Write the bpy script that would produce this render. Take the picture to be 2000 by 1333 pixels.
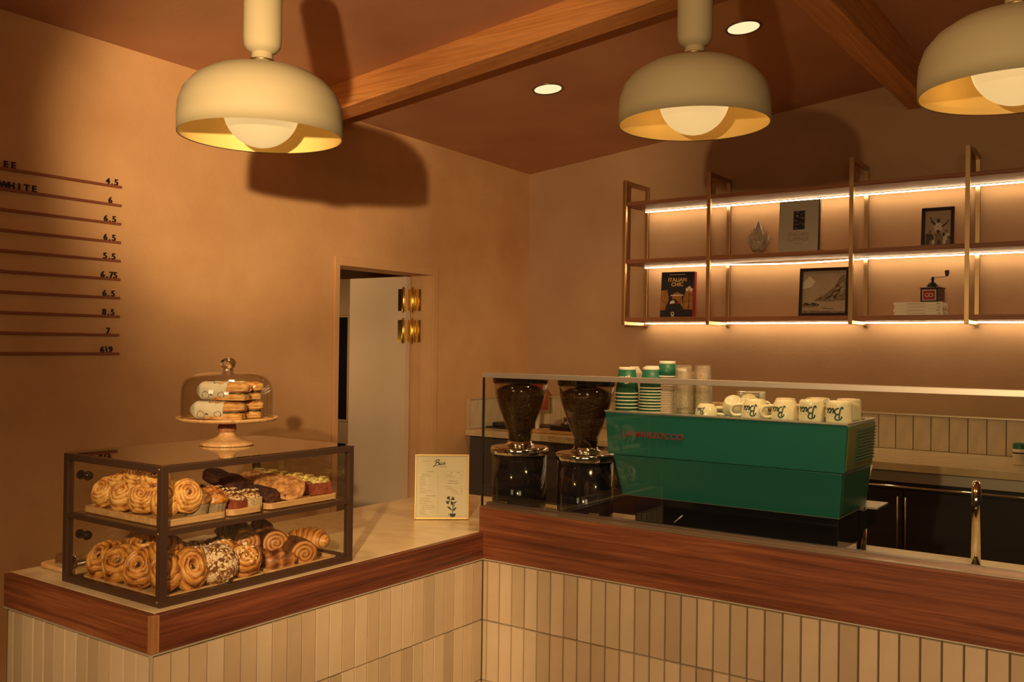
import bpy, bmesh, math, random
from mathutils import Vector, Matrix, noise
for o in list(bpy.data.objects): bpy.data.objects.remove(o)
S = bpy.context.scene; COL = S.collection
PI = math.pi
# ------------------------------------------------------------------ camera
cam_d = bpy.data.cameras.new('camera'); cam = bpy.data.objects.new('camera', cam_d); COL.objects.link(cam)
cam_d.sensor_width = 36; cam_d.lens = 36*1830/2000; cam_d.clip_start = .02; cam_d.clip_end = 60
R = Matrix(((.81749721, .57577142, .01362307), (.00707099, .01361818, -.99988227), (-.57588915, .81749729, .00706155)))
cm = Matrix.Identity(4)
for i in range(3):
    cm[i][0] = R[0][i]; cm[i][1] = -R[1][i]; cm[i][2] = -R[2][i]
cm.translation = (0, 0, 1.534)
cam.matrix_world = cm
S.camera = cam
# ------------------------------------------------------------------ world, lights, exposure
S.view_settings.view_transform = 'Standard'; S.view_settings.look = 'None'
S.view_settings.gamma = 1; S.view_settings.use_curve_mapping = False; S.view_settings.exposure = 0.0
S.cycles.transparent_max_bounces = 24; S.cycles.max_bounces = 10; S.cycles.glossy_bounces = 5
S.cycles.caustics_reflective = False; S.cycles.caustics_refractive = False
WARM = (1, .63, .27)
w = bpy.data.worlds.new('room_air'); S.world = w; w.use_nodes = True
w.node_tree.nodes['Background'].inputs[0].default_value = (1, .50, .24, 1)
w.node_tree.nodes['Background'].inputs[1].default_value = .02
def light(name, kind, loc, power, color=WARM, radius=.05, aim=None, angle=None, blend=.3, parent=None, size=None):
    d = bpy.data.lights.new(name, kind); d.energy = power; d.color = color
    if kind in ('POINT', 'SPOT'): d.shadow_soft_size = radius
    if kind == 'SPOT': d.spot_size = math.radians(angle); d.spot_blend = blend
    if kind == 'AREA': d.size = size
    o = bpy.data.objects.new(name, d); COL.objects.link(o); o.location = loc
    if aim is not None:
        o.rotation_euler = (Vector(aim)-Vector(loc)).to_track_quat('-Z', 'Y').to_euler()
    if parent: o.parent = parent
    return o
# unseen lamp beside the camera, built from several added spots that shape its light
SPOT = Vector((-.42, -.105, 1.84))
def dirn(az, el): az, el = math.radians(az), math.radians(el); return Vector((-math.sin(az)*math.cos(el), math.cos(az)*math.cos(el), math.sin(el)))
L1C = (1, .70, .36)
def soft_falloff(o, r0):          # softened to spare near things: light drops with distance, not its square
    d = o.data; d.use_nodes = True; nt = d.node_tree; e = nt.nodes['Emission']; f = nt.nodes.new('ShaderNodeLightFalloff')
    f.inputs[0].default_value = 1/r0; nt.links.new(f.outputs['Linear'], e.inputs['Strength'])
soft_falloff(light('wall_spotlight', 'SPOT', SPOT, 335, color=L1C, radius=.014, aim=SPOT+dirn(38.5, 8), angle=41, blend=.55), 4.77)  # cone edge set to leave the menu in shade
soft_falloff(light('left_wall_boost', 'SPOT', SPOT, 470, color=L1C, radius=.03, aim=SPOT+dirn(47.3, 8), angle=23.5, blend=.7), 4.77)  # added narrow beam that brightens the wall beside the menu
light('wall_spotlight_spill', 'SPOT', SPOT, 150, color=L1C, radius=.02, aim=SPOT+dirn(14, 8), angle=92, blend=.3)
soft_falloff(light('counter_fill', 'SPOT', SPOT, 250, color=L1C, radius=.03, aim=SPOT+dirn(41.5, -24.5), angle=34.5, blend=.6), 3.2)  # added beam to light the counter and case
light('front_fill', 'AREA', (-1.6, -1.9, 2.3), 17, color=(1, .66, .32), aim=(-1.6, 2.0, .7), size=.8)  # added area fill behind the camera, no lamp known there
light('front_fill', 'AREA', (.9, -.9, 2.2), 21, color=(1, .66, .32), aim=(-.9, 2.6, .8), size=.7)  # second added fill, brightens the right counter run
# ------------------------------------------------------------------ helpers
def rnd(a, b): return random.uniform(a, b)
random.seed(7)
class MB:
    def __init__(s): s.v = []; s.f = []; s.t = []; s.m = []; s.smooth = []
    def add(s, vs, fs, tone=None, mat=0, smooth=False):
        b = len(s.v); s.v += [tuple(p) for p in vs]; s.f += [tuple(i+b for i in f) for f in fs]
        s.t += (tone if tone else [.5]*len(vs)); s.m += [mat]*len(fs); s.smooth += [smooth]*len(fs)
        return s
    def box(s, x0, x1, y0, y1, z0, z1, mat=0):
        vs = [(x, y, z) for z in (z0, z1) for y in (y0, y1) for x in (x0, x1)]
        return s.add(vs, [(0, 2, 3, 1), (4, 5, 7, 6), (0, 1, 5, 4), (2, 6, 7, 3), (0, 4, 6, 2), (1, 3, 7, 5)], mat=mat)
    def hexa(s, p, mat=0):   # 8 corners: bottom 4 ccw, top 4 ccw
        return s.add(p, [(3, 2, 1, 0), (4, 5, 6, 7), (0, 1, 5, 4), (1, 2, 6, 5), (2, 3, 7, 6), (3, 0, 4, 7)], mat=mat)
    def prism(s, pts, y0, y1, mat=0):  # outline in x,z pulled along y
        n = len(pts)
        vs = [(x, y0, z) for x, z in pts]+[(x, y1, z) for x, z in pts]
        fs = [tuple(range(n)), tuple(range(2*n-1, n-1, -1))]+[(i, i+n, (i+1) % n+n, (i+1) % n) for i in range(n)]
        return s.add(vs, fs, mat=mat)
    def slab(s, pts, z0, z1, mat=0):   # outline in x,y pulled along z
        n = len(pts)
        vs = [(x, y, z0) for x, y in pts]+[(x, y, z1) for x, y in pts]
        fs = [tuple(range(n-1, -1, -1)), tuple(range(n, 2*n))]+[(i, (i+1) % n, (i+1) % n+n, i+n) for i in range(n)]
        return s.add(vs, fs, mat=mat)
    def lathe(s, prof, n=40, c=(0, 0, 0), mat=0, smooth=True, wob=None):
        vs = []; fs = []; k = len(prof)
        for i in range(n):
            a = 2*PI*i/n
            for j, (r, z) in enumerate(prof):
                rr = r*(wob(a, j) if wob else 1)
                vs.append((c[0]+rr*math.cos(a), c[1]+rr*math.sin(a), c[2]+z))
        for i in range(n):
            i2 = (i+1) % n
            for j in range(k-1):
                if prof[j][0] < 1e-6 and prof[j+1][0] < 1e-6: continue
                fs.append((i*k+j, i2*k+j, i2*k+j+1, i*k+j+1))
        return s.add(vs, fs, mat=mat, smooth=smooth)
    def tube(s, pts, r, n=8, mat=0, closed=False, smooth=True, cap=True):
        P = [Vector(p) for p in pts]; k = len(P); vs = []; fs = []
        up = None
        for i, p in enumerate(P):
            a = P[(i-1) % k] if closed or i > 0 else p
            b = P[(i+1) % k] if closed or i < k-1 else p
            d = (b-a).normalized() if (b-a).length > 1e-9 else Vector((0, 0, 1))
            if up is None:
                up = Vector((0, 0, 1)) if abs(d.z) < .9 else Vector((1, 0, 0))
            e1 = d.cross(up)
            if e1.length < 1e-6: e1 = d.cross(Vector((.3, .5, .8)))
            e1.normalize(); e2 = e1.cross(d).normalized(); up = e2
            rr = r[i] if isinstance(r, (list, tuple)) else r
            for q in range(n):
                an = 2*PI*q/n
                vs.append(p+e1*rr*math.cos(an)+e2*rr*math.sin(an))
        m = k if closed else k-1
        for i in range(m):
            i2 = (i+1) % k
            for q in range(n):
                q2 = (q+1) % n
                fs.append((i*n+q, i*n+q2, i2*n+q2, i2*n+q))
        if not closed and cap:
            fs.append(tuple(range(n-1, -1, -1))); fs.append(tuple(range((k-1)*n, k*n)))
        return s.add(vs, fs, mat=mat, smooth=smooth)
    def mesh(s, name, mats):
        me = bpy.data.meshes.new(name); me.from_pydata(s.v, [], s.f)
        for m in (mats if isinstance(mats, (list, tuple)) else [mats]): me.materials.append(m)
        me.polygons.foreach_set('material_index', s.m); me.polygons.foreach_set('use_smooth', s.smooth)
        at = me.attributes.new('tone', 'FLOAT', 'POINT'); at.data.foreach_set('value', s.t)
        bm = bmesh.new(); bm.from_mesh(me); bmesh.ops.recalc_face_normals(bm, faces=bm.faces); bm.to_mesh(me); bm.free()
        me.update(); return me
    def build(s, name, mats, parent=None, bevel=0, seg=2, auto=True):
        o = bpy.data.objects.new(name, s.mesh(name, mats)); COL.objects.link(o)
        if parent is not None: o.parent = parent
        if bevel:
            b = o.modifiers.new('bevel', 'BEVEL'); b.width = bevel; b.segments = seg; b.limit_method = 'ANGLE'; b.angle_limit = math.radians(40)
        return o
def tag(o, label=None, cat=None, group=None, kind=None):
    if label: o['label'] = label
    if cat: o['category'] = cat
    if group: o['group'] = group
    if kind: o['kind'] = kind
    return o
def thing(name, label=None, cat=None, loc=(0, 0, 0), rz=0, group=None, kind=None):
    o = bpy.data.objects.new(name, None); COL.objects.link(o); o.location = loc; o.rotation_euler = (0, 0, rz)
    o.empty_display_size = .05
    return tag(o, label, cat, group, kind)
def copy_tree(o, loc=None, rz=None, label=None, parent=None, scale=None, rot=None):
    c = o.copy(); COL.objects.link(c)
    if parent is not None: c.parent = parent
    if loc is not None: c.location = loc
    if rz is not None: c.rotation_euler = (0, 0, rz)
    if rot is not None: c.rotation_euler = rot
    if scale is not None: c.scale = scale if isinstance(scale, (tuple, list)) else (scale,)*3
    if label: c['label'] = label
    for ch in list(o.children): copy_tree(ch, parent=c)
    return c
# ------------------------------------------------------------------ materials
def newmat(name):
    m = bpy.data.materials.new(name); m.use_nodes = True
    nt = m.node_tree; b = nt.nodes['Principled BSDF']; return m, nt, b
def col4(c): return (c[0], c[1], c[2], 1)
def plain(name, c, rough=.5, metal=0, spec=.5, coat=0, sheen=0):
    m, nt, b = newmat(name); b.inputs['Base Color'].default_value = col4(c); b.inputs['Roughness'].default_value = rough
    b.inputs['Metallic'].default_value = metal; b.inputs['Specular IOR Level'].default_value = spec
    if coat: b.inputs['Coat Weight'].default_value = coat; b.inputs['Coat Roughness'].default_value = .08
    return m
def N(nt, t, **kw):
    n = nt.nodes.new(t)
    for k, v in kw.items(): setattr(n, k, v)
    return n
def ramp(nt, fac, stops):
    r = N(nt, 'ShaderNodeValToRGB'); e = r.color_ramp.elements
    while len(e) < len(stops): e.new(.5)
    for q, (p, c) in zip(e, stops): q.position = p; q.color = col4(c)
    nt.links.new(fac, r.inputs[0]); return r.outputs[0]
def noise_tex(nt, scale=5, detail=4, rough=.5, sc=(1, 1, 1), coord='Object', dist=0):
    tc = N(nt, 'ShaderNodeTexCoord'); mp = N(nt, 'ShaderNodeMapping'); mp.inputs['Scale'].default_value = sc
    nt.links.new(tc.outputs[coord], mp.inputs[0])
    n = N(nt, 'ShaderNodeTexNoise'); n.inputs['Scale'].default_value = scale; n.inputs['Detail'].default_value = detail
    n.inputs['Roughness'].default_value = rough; n.inputs['Distortion'].default_value = dist
    nt.links.new(mp.outputs[0], n.inputs[0]); return n, mp
def bump(nt, b, h, strength=.2, dist=.01):
    n = N(nt, 'ShaderNodeBump'); n.inputs['Strength'].default_value = strength; n.inputs['Distance'].default_value = dist
    nt.links.new(h, n.inputs['Height']); nt.links.new(n.outputs[0], b.inputs['Normal'])
def mottled(name, c0, c1, scale=3, rough=.8, bstr=.1, detail=6, sc=(1, 1, 1), bscale=None, spec=.3):
    m, nt, b = newmat(name); n, mp = noise_tex(nt, scale, detail, .6, sc)
    nt.links.new(ramp(nt, n.outputs[0], [(.32, c0), (.68, c1)]), b.inputs['Base Color'])
    b.inputs['Roughness'].default_value = rough; b.inputs['Specular IOR Level'].default_value = spec
    if bstr:
        n2, _ = noise_tex(nt, bscale or scale*12, 4); bump(nt, b, n2.outputs[0], bstr)
    return m
def wood(name, dark, mid, light_, axis='x', rough=.45, scale=1.0, coat=0):
    m, nt, b = newmat(name)
    st = {'x': (1.0, 30, 30), 'y': (30, 1.0, 30), 'z': (30, 30, 1.0)}[axis]
    n, mp = noise_tex(nt, 1.6*scale, 8, .62, st, dist=.7)
    n2, _ = noise_tex(nt, 5*scale, 6, .7, tuple(q if q < 2 else q*1.6 for q in st))
    c = ramp(nt, n.outputs[0], [(.3, dark), (.5, mid), (.7, light_)])
    mx = N(nt, 'ShaderNodeMix', data_type='RGBA', blend_type='MULTIPLY'); mx.inputs[0].default_value = .55
    nt.links.new(c, mx.inputs[6]); nt.links.new(ramp(nt, n2.outputs[0], [(.35, (.45, .42, .40)), (.6, (1, 1, 1))]), mx.inputs[7])
    nt.links.new(mx.outputs[2], b.inputs['Base Color']); b.inputs['Roughness'].default_value = rough
    if coat: b.inputs['Coat Weight'].default_value = coat
    bump(nt, b, n2.outputs[0], .08, .002); return m
def emit(name, c, strength):
    m, nt, b = newmat(name); b.inputs['Base Color'].default_value = (.12, .10, .06, 1)
    b.inputs['Emission Color'].default_value = col4(c); b.inputs['Emission Strength'].default_value = strength; return m
def glass(name, tint=(.96, .96, .94), ior=1.5, rough=0.0, strength=1.0):
    m = bpy.data.materials.new(name); m.use_nodes = True; nt = m.node_tree; nt.nodes.clear()
    out = N(nt, 'ShaderNodeOutputMaterial'); mx = N(nt, 'ShaderNodeMixShader'); fr = N(nt, 'ShaderNodeFresnel'); fr.inputs[0].default_value = ior
    t = N(nt, 'ShaderNodeBsdfTransparent'); t.inputs[0].default_value = col4(tint)
    g = N(nt, 'ShaderNodeBsdfGlossy'); g.inputs['Roughness'].default_value = rough
    ml = N(nt, 'ShaderNodeMath', operation='MULTIPLY'); ml.inputs[1].default_value = strength; ml.use_clamp = True
    geo = N(nt, 'ShaderNodeNewGeometry'); bf = N(nt, 'ShaderNodeMath', operation='SUBTRACT'); bf.inputs[0].default_value = 1
    nt.links.new(geo.outputs['Backfacing'], bf.inputs[1])
    ml2 = N(nt, 'ShaderNodeMath', operation='MULTIPLY')
    nt.links.new(fr.outputs[0], ml.inputs[0]); nt.links.new(ml.outputs[0], ml2.inputs[0]); nt.links.new(bf.outputs[0], ml2.inputs[1])
    nt.links.new(ml2.outputs[0], mx.inputs[0]); nt.links.new(t.outputs[0], mx.inputs[1]); nt.links.new(g.outputs[0], mx.inputs[2])
    nt.links.new(mx.outputs[0], out.inputs[0]); return m
def crust(name, stops, rough=.36, nscale=60, bstr=.35, spec=.4, nmix=.35):
    """baked dough: the 'tone' attribute of the mesh (fold lines) plus fine noise picks the browning"""
    m, nt, b = newmat(name); a = N(nt, 'ShaderNodeAttribute', attribute_name='tone')
    n, _ = noise_tex(nt, nscale, 5, .65); n2, _ = noise_tex(nt, nscale*.25, 3, .5)
    m1 = N(nt, 'ShaderNodeMath', operation='MULTIPLY_ADD'); m1.inputs[1].default_value = nmix; nt.links.new(n.outputs[0], m1.inputs[0]); nt.links.new(a.outputs['Fac'], m1.inputs[2])
    m2 = N(nt, 'ShaderNodeMath', operation='MULTIPLY_ADD'); m2.inputs[1].default_value = nmix; nt.links.new(n2.outputs[0], m2.inputs[0]); nt.links.new(m1.outputs[0], m2.inputs[2])
    m3 = N(nt, 'ShaderNodeMath', operation='SUBTRACT'); m3.inputs[1].default_value = nmix; nt.links.new(m2.outputs[0], m3.inputs[0])
    nt.links.new(ramp(nt, m3.outputs[0], stops), b.inputs['Base Color']); b.inputs['Roughness'].default_value = rough
    b.inputs['Specular IOR Level'].default_value = spec
    bump(nt, b, n.outputs[0], bstr, .004); return m
M = {}
M['plaster'] = mottled('plaster', (.56, .30, .135), (.70, .41, .20), 1.6, .85, .12, 8, bscale=40)
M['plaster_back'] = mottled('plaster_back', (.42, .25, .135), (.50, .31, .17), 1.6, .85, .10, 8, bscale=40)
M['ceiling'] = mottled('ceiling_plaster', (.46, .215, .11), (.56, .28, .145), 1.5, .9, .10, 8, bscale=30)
M['floor'] = mottled('floor_concrete', (.20, .15, .11), (.28, .21, .16), 3, .6, .05)
M['beam'] = wood('beam_oak', (.52, .20, .055), (.66, .28, .085), (.74, .35, .12), 'x', .5, .6)
M['beam_y'] = wood('beam_oak_long', (.52, .20, .055), (.66, .28, .085), (.74, .35, .12), 'y', .5, .6)
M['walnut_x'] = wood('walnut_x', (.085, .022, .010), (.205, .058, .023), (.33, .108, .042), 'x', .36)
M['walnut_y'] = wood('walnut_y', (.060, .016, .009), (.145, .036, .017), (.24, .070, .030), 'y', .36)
M['walnut_edge'] = wood('walnut_edge', (.25, .095, .035), (.36, .15, .06), (.44, .2, .08), 'z', .45)
M['shelf_wood'] = wood('shelf_walnut', (.20, .065, .028), (.32, .12, .05), (.40, .165, .07), 'x', .5)
M['oak'] = wood('board_oak', (.52, .27, .10), (.66, .38, .16), (.74, .46, .21), 'y', .5, 1.4)
M['oak_stand'] = wood('stand_oak', (.50, .25, .09), (.66, .37, .15), (.74, .46, .2), 'z', .4, 1.6)
M['quartz'] = mottled('quartz', (.56, .40, .215), (.72, .56, .35), 7, .28, 0, 8, (1, 2.2, 1), spec=.5)
def tile_mat():
    m, nt, b = newmat('glazed_tile'); oi = N(nt, 'ShaderNodeObjectInfo'); n, mp = noise_tex(nt, 9, 5, .6, (1, 1, .5))
    nt.links.new(oi.outputs['Random'], n.inputs[0].links[0].to_node.inputs[0]) if False else None
    c = ramp(nt, oi.outputs['Random'], [(0, (.42, .30, .19)), (.35, (.52, .385, .25)), (.7, (.59, .445, .30)), (1, (.48, .335, .21))])
    mx = N(nt, 'ShaderNodeMix', data_type='RGBA', blend_type='MULTIPLY'); mx.inputs[0].default_value = .5
    nt.links.new(c, mx.inputs[6]); nt.links.new(ramp(nt, n.outputs[0], [(.3, (.72, .69, .66)), (.65, (1, 1, 1))]), mx.inputs[7])
    nt.links.new(mx.outputs[2], b.inputs['Base Color']); b.inputs['Roughness'].default_value = .32
    n2, _ = noise_tex(nt, 25, 3); bump(nt, b, n2.outputs[0], .06, .004); return m
M['tile'] = tile_mat()
M['splash_tile'] = mottled('splash_tile', (.52, .40, .27), (.66, .52, .36), 14, .35, .05, 4, (1, 1, .3))
M['grout'] = plain('grout', (.10, .075, .055), .9)
M['edge_trim'] = plain('edge_trim', (.72, .58, .42), .4, .6)
M['bronze'] = plain('bronze', (.085, .044, .028), .40, .5)
M['brass'] = plain('brass', (.40, .25, .095), .45, .8)
M['brass_pol'] = plain('brass_polished', (.86, .56, .12), .18, 1)
M['brass_old'] = plain('brass_brushed', (.50, .34, .17), .36, 1)
M['chrome'] = plain('chrome', (.82, .78, .72), .08, 1)
M['steel'] = plain('steel', (.50, .43, .36), .38, .65)
M['sill_metal'] = plain('sill_metal', (.30, .20, .135), .35, .75)
M['dark_steel'] = plain('dark_steel', (.22, .16, .13), .35, .8)
M['black'] = plain('black_gloss', (.008, .008, .012), .07, 0, .35)
M['black_matt'] = plain('black_matt', (.012, .011, .013), .55)
M['cab_dark'] = plain('cabinet_dark', (.022, .016, .018), .35)
M['cab_grey'] = plain('cabinet_slate', (.075, .062, .062), .5)
M['green'] = plain('machine_green', (.010, .122, .105), .30, 0, .5, coat=.3)
M['green_dk'] = plain('machine_green_side', (.012, .085, .055), .3, 0, .5)
M['olive'] = plain('machine_side_reflection', (.22, .27, .075), .28, .7)  # olive is the reflection in the green side, put into the colour
M['red'] = plain('logo_red', (.30, .010, .022), .4)
M['enamel'] = plain('lamp_enamel', (.37, .30, .18), .68, 0, .2)
M['enamel_in'] = plain('lamp_enamel_inside', (.72, .50, .17), .5, 0, .3)
M['bulb'] = emit('bulb_opal', (1, .64, .25), .80)
M['led'] = emit('led_strip', (1, .74, .42), 34.0)
M['spot_glow'] = emit('downlight_glow', (1, .78, .42), 1.1)
M['glass'] = glass('clear_glass', (.965, .965, .945), 1.5, 0, 1.8)
M['glass_dome'] = glass('dome_glass', (.91, .90, .87), 1.5, 0, 1.3)
M['screen_glass'] = glass('screen_glass', (.93, .95, .92), 1.5, 0, 1.9)
M['glass_smoke'] = glass('hopper_glass', (.88, .82, .72), 1.5, 0, 1.6)
M['paper'] = plain('paper_cream', (.64, .56, .40), .7)
M['ink'] = plain('ink_black', (.012, .012, .016), .6)
M['ink_grey'] = plain('ink_grey', (.30, .24, .17), .7)
M['letter'] = plain('letter_black', (.012, .009, .009), .45)
M['rail_wood'] = wood('rail_wood', (.22, .062, .030), (.32, .10, .048), (.40, .14, .065), 'y', .5)
M['cup_green'] = plain('cup_green', (.015, .13, .075), .45)
M['cup_cream'] = plain('cup_cream', (.80, .72, .58), .55)
M['lid'] = plain('lid_pale', (.74, .55, .44), .5)
M['mug'] = plain('mug_glaze', (.78, .68, .50), .15, 0, .5)
M['ink_green'] = plain('ink_green', (.012, .045, .035), .5)
M['beans'] = mottled('coffee_beans', (.012, .006, .004), (.075, .030, .014), 95, .35, .9, 3, bscale=110, spec=.5)
M['cookie'] = crust('cookie', [(.2, (.26, .10, .028)), (.5, (.50, .25, .085)), (.8, (.62, .35, .14))], .7, 90, .5)
GOLD = [(.10, (.085, .022, .006)), (.30, (.30, .092, .018)), (.52, (.56, .225, .045)), (.72, (.70, .34, .085)), (.92, (.80, .50, .19))]
BROWN = [(.15, (.07, .018, .006)), (.42, (.22, .062, .014)), (.66, (.40, .145, .034)), (.9, (.62, .30, .09))]
PALE = [(.10, (.17, .05, .011)), (.30, (.44, .165, .035)), (.52, (.66, .33, .085)), (.74, (.78, .46, .15)), (.92, (.85, .58, .25))]
M['gold'] = crust('crust_golden', GOLD); M['brown'] = crust('crust_brown', BROWN, .4); M['pale'] = crust('crust_pale', PALE)
M['choc'] = crust('chocolate_cake', [(.2, (.018, .006, .005)), (.55, (.060, .018, .012)), (.9, (.14, .050, .030))], .75, 120, 1.0, .3, .6)
M['filling'] = crust('nut_filling', [(.2, (.03, .010, .006)), (.5, (.20, .07, .025)), (.75, (.66, .45, .22)), (.95, (.80, .62, .38))], .5, 260, .8, .4, .9)
M['sugar'] = crust('sugared_top', [(.30, (.16, .050, .018)), (.44, (.42, .20, .075)), (.56, (.70, .50, .29)), (.75, (.86, .74, .56))], .7, 210, 1.0, .3, .9)
M['almond'] = plain('almond_flakes', (.80, .62, .38), .6)
M['pistachio'] = crust('pistachio_top', [(.25, (.24, .15, .035)), (.5, (.58, .44, .12)), (.8, (.82, .68, .28))], .7, 200, .9, .3, .8)
M['cake_red'] = crust('berry_sponge', [(.25, (.12, .018, .010)), (.55, (.26, .055, .028)), (.85, (.40, .13, .06))], .7, 120, .6, .3, .7)
M['bran'] = crust('bran_muffin', [(.25, (.17, .065, .020)), (.5, (.38, .18, .06)), (.8, (.60, .36, .15))], .8, 160, .9, .2, .8)
M['liner'] = mottled('baking_liner', (.17, .115, .065), (.36, .26, .15), 60, .8, .2)
M['seeded'] = mottled('seeded_side', (.36, .22, .09), (.78, .62, .36), 120, .8, .4)
M['bread'] = crust('ciabatta', [(.2, (.42, .17, .045)), (.5, (.70, .38, .12)), (.8, (.84, .56, .25))], .65, 50, .4)
M['ham'] = mottled('ham', (.40, .10, .06), (.66, .30, .20), 40, .5, .2)
M['lettuce'] = mottled('salad_leaf', (.03, .07, .015), (.12, .16, .04), 40, .5, .2)
def wrap_mat():
    m, nt, b = newmat('printed_wrap'); tc = N(nt, 'ShaderNodeTexCoord'); v = N(nt, 'ShaderNodeTexVoronoi'); v.inputs['Scale'].default_value = 26
    nt.links.new(tc.outputs['Object'], v.inputs['Vector'])
    n, _ = noise_tex(nt, 60, 3)
    ad = N(nt, 'ShaderNodeMath', operation='MULTIPLY_ADD'); ad.inputs[1].default_value = .22
    nt.links.new(n.outputs[0], ad.inputs[0]); nt.links.new(v.outputs['Distance'], ad.inputs[2])
    P = (.70, .64, .52); K = (.06, .05, .05)
    nt.links.new(ramp(nt, ad.outputs[0], [(.36, P), (.375, K), (.40, K), (.415, P)]), b.inputs['Base Color']); b.inputs['Roughness'].default_value = .6
    n3, _ = noise_tex(nt, 30, 3); bump(nt, b, n3.outputs[0], .5, .006); return m
M['wrap'] = wrap_mat()
M['frost'] = plain('frosted_glass', (.50, .40, .29), .35, 0, .6)
M['navy'] = plain('cover_navy', (.014, .013, .024), .4)
M['cover_red'] = plain('cover_red', (.30, .012, .018), .45)
M['cover_sand'] = mottled('cover_sand', (.26, .095, .022), (.52, .24, .06), 30, .5, 0)
M['cover_grey'] = plain('cover_grey', (.46, .42, .33), .6)
M['gold_ink'] = plain('gold_ink', (.80, .52, .20), .5)
M['photo_bg'] = mottled('photo_pale', (.46, .35, .27), (.56, .44, .34), 12, .35, 0)
M['photo_mid'] = mottled('photo_mid', (.16, .11, .08), (.38, .28, .20), 60, .4, 0)
M['photo_dark'] = plain('photo_dark', (.035, .026, .022), .4)
M['frame_black'] = plain('frame_black', (.014, .010, .012), .3)
M['grinder_wood'] = plain('mill_wood', (.055, .016, .012), .4)
M['sheet'] = plain('paper_sheet', (.80, .68, .56), .7)
M['tray_black'] = plain('tray_black', (.015, .013, .014), .4)
M['lamp_red'] = plain('red_shade', (.42, .07, .025), .55)
M['door'] = mottled('door_paint', (.64, .48, .34), (.68, .515, .37), 2, .55, 0)
M['mesh_glass'] = plain('dark_window', (.012, .012, .015), .12)
# ================================================================== the room
WX, WY = -4.1, 6.03
def cz(x, y): return 2.885-.0166*(y-6.03)+.110*(x+4.1)
def struct(o): o['kind'] = 'structure'; return o
struct(MB().box(-6.2, 4.2, -3.2, 6.3, -.1, 0).build('floor', M['floor']))
wl = MB(); D0, D1, DZ = 4.002, 4.876, 2.016
wl.box(WX-.2, WX, -3.2, D0, 0, 3.4); wl.box(WX-.2, WX, D1, WY+.2, 0, 3.4); wl.box(WX-.2, WX, D0, D1, DZ, 3.4)
struct(wl.build('wall_left', M['plaster']))
struct(MB().box(WX, 4.2, WY, WY+.2, 0, 4.2).build('wall_back', M['plaster_back']))
x0, x1, y0, y1 = WX-.2, 4.2, -3.2, WY+.2
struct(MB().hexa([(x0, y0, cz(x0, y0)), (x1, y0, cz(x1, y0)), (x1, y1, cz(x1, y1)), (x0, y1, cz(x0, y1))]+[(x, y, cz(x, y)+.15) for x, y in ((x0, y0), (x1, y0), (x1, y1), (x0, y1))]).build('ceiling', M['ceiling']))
# passage behind the doorway
struct(MB().box(-6.2, WX-.2, 5.55, 5.7, 0, 2.6).build('wall_passage', M['plaster_back']))
struct(MB().box(-6.35, -6.2, 3.2, 5.7, 0, 2.6).build('wall_passage_end', M['plaster_back']))
struct(MB().box(-6.35, WX-.2, 3.2, 5.7, 2.5, 2.6).build('ceiling_passage', M['plaster_back']))
light('passage_fill', 'POINT', (-4.95, 4.25, 1.45), 4, radius=.08)  # added fill to lift the dark passage and door head
# door casing
t = thing('trim_1', kind='structure')
MB().box(WX, WX+.012, 3.962, D0, 0, 2.066).build('casing', M['plaster'], t, .002)
MB().box(WX, WX+.012, D1, 4.926, 0, 2.066).build('casing', M['plaster'], t, .002)
MB().box(WX, WX+.012, D0, D1, DZ, 2.066).build('casing_head', M['plaster'], t, .002)
# door leaf, swung open into the passage
d = thing('door_1', kind='structure', loc=(-4.275, 4.83, 0))
lf = MB(); W = .86
lf.box(-W, 0, -.022, .022, .01, 1.0); lf.box(-W, 0, -.022, .022, 1.736, 2.010); lf.box(-.545, 0, -.022, .022, 1.0, 1.736); lf.box(-W, -.67, -.022, .022, 1.0, 1.736)
leaf = lf.build('leaf', M['door'], d)
MB().box(-.67, -.545, -.006, .006, 1.0, 1.736).build('vision_pane', M['mesh_glass'], leaf)
fr = MB()
fr.box(-.549, -.535, -.027, -.022, .988, 1.748); fr.box(-.68, -.549, -.027, -.022, 1.736, 1.748); fr.box(-.68, -.549, -.027, -.022, .988, 1.0)
fr.build('vision_bead', M['door'], leaf)
for z in (1.775, 1.563):
    h = MB().hexa([(-.012, -.032, 0), (.008, .034, 0), (.011, .033, 0), (-.009, -.033, 0), (-.012, -.032, .150), (.008, .034, .150), (.011, .033, .150), (-.009, -.033, .150)]).build('hinge', M['brass_pol'], d); h.location = (0, 0, z)
    for x, y in ((-.015, -.033), (.012, .032)):
        MB().lathe([(.0, -.012), (.006, -.012), (.008, -.004), (.0105, 0), (.0105, .150), (.008, .154), (.006, .163), (0, .165)], 20, (x, y, 0)).build('barrel', M['brass_pol'], h)
    MB().box(-.07, -.018, -.026, -.0225, 0, .150).build('leaf_plate', M['brass_pol'], h)
    MB().box(.024, .076, .041, .0455, 0, .150).build('jamb_plate', M['brass_pol'], h)
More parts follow.
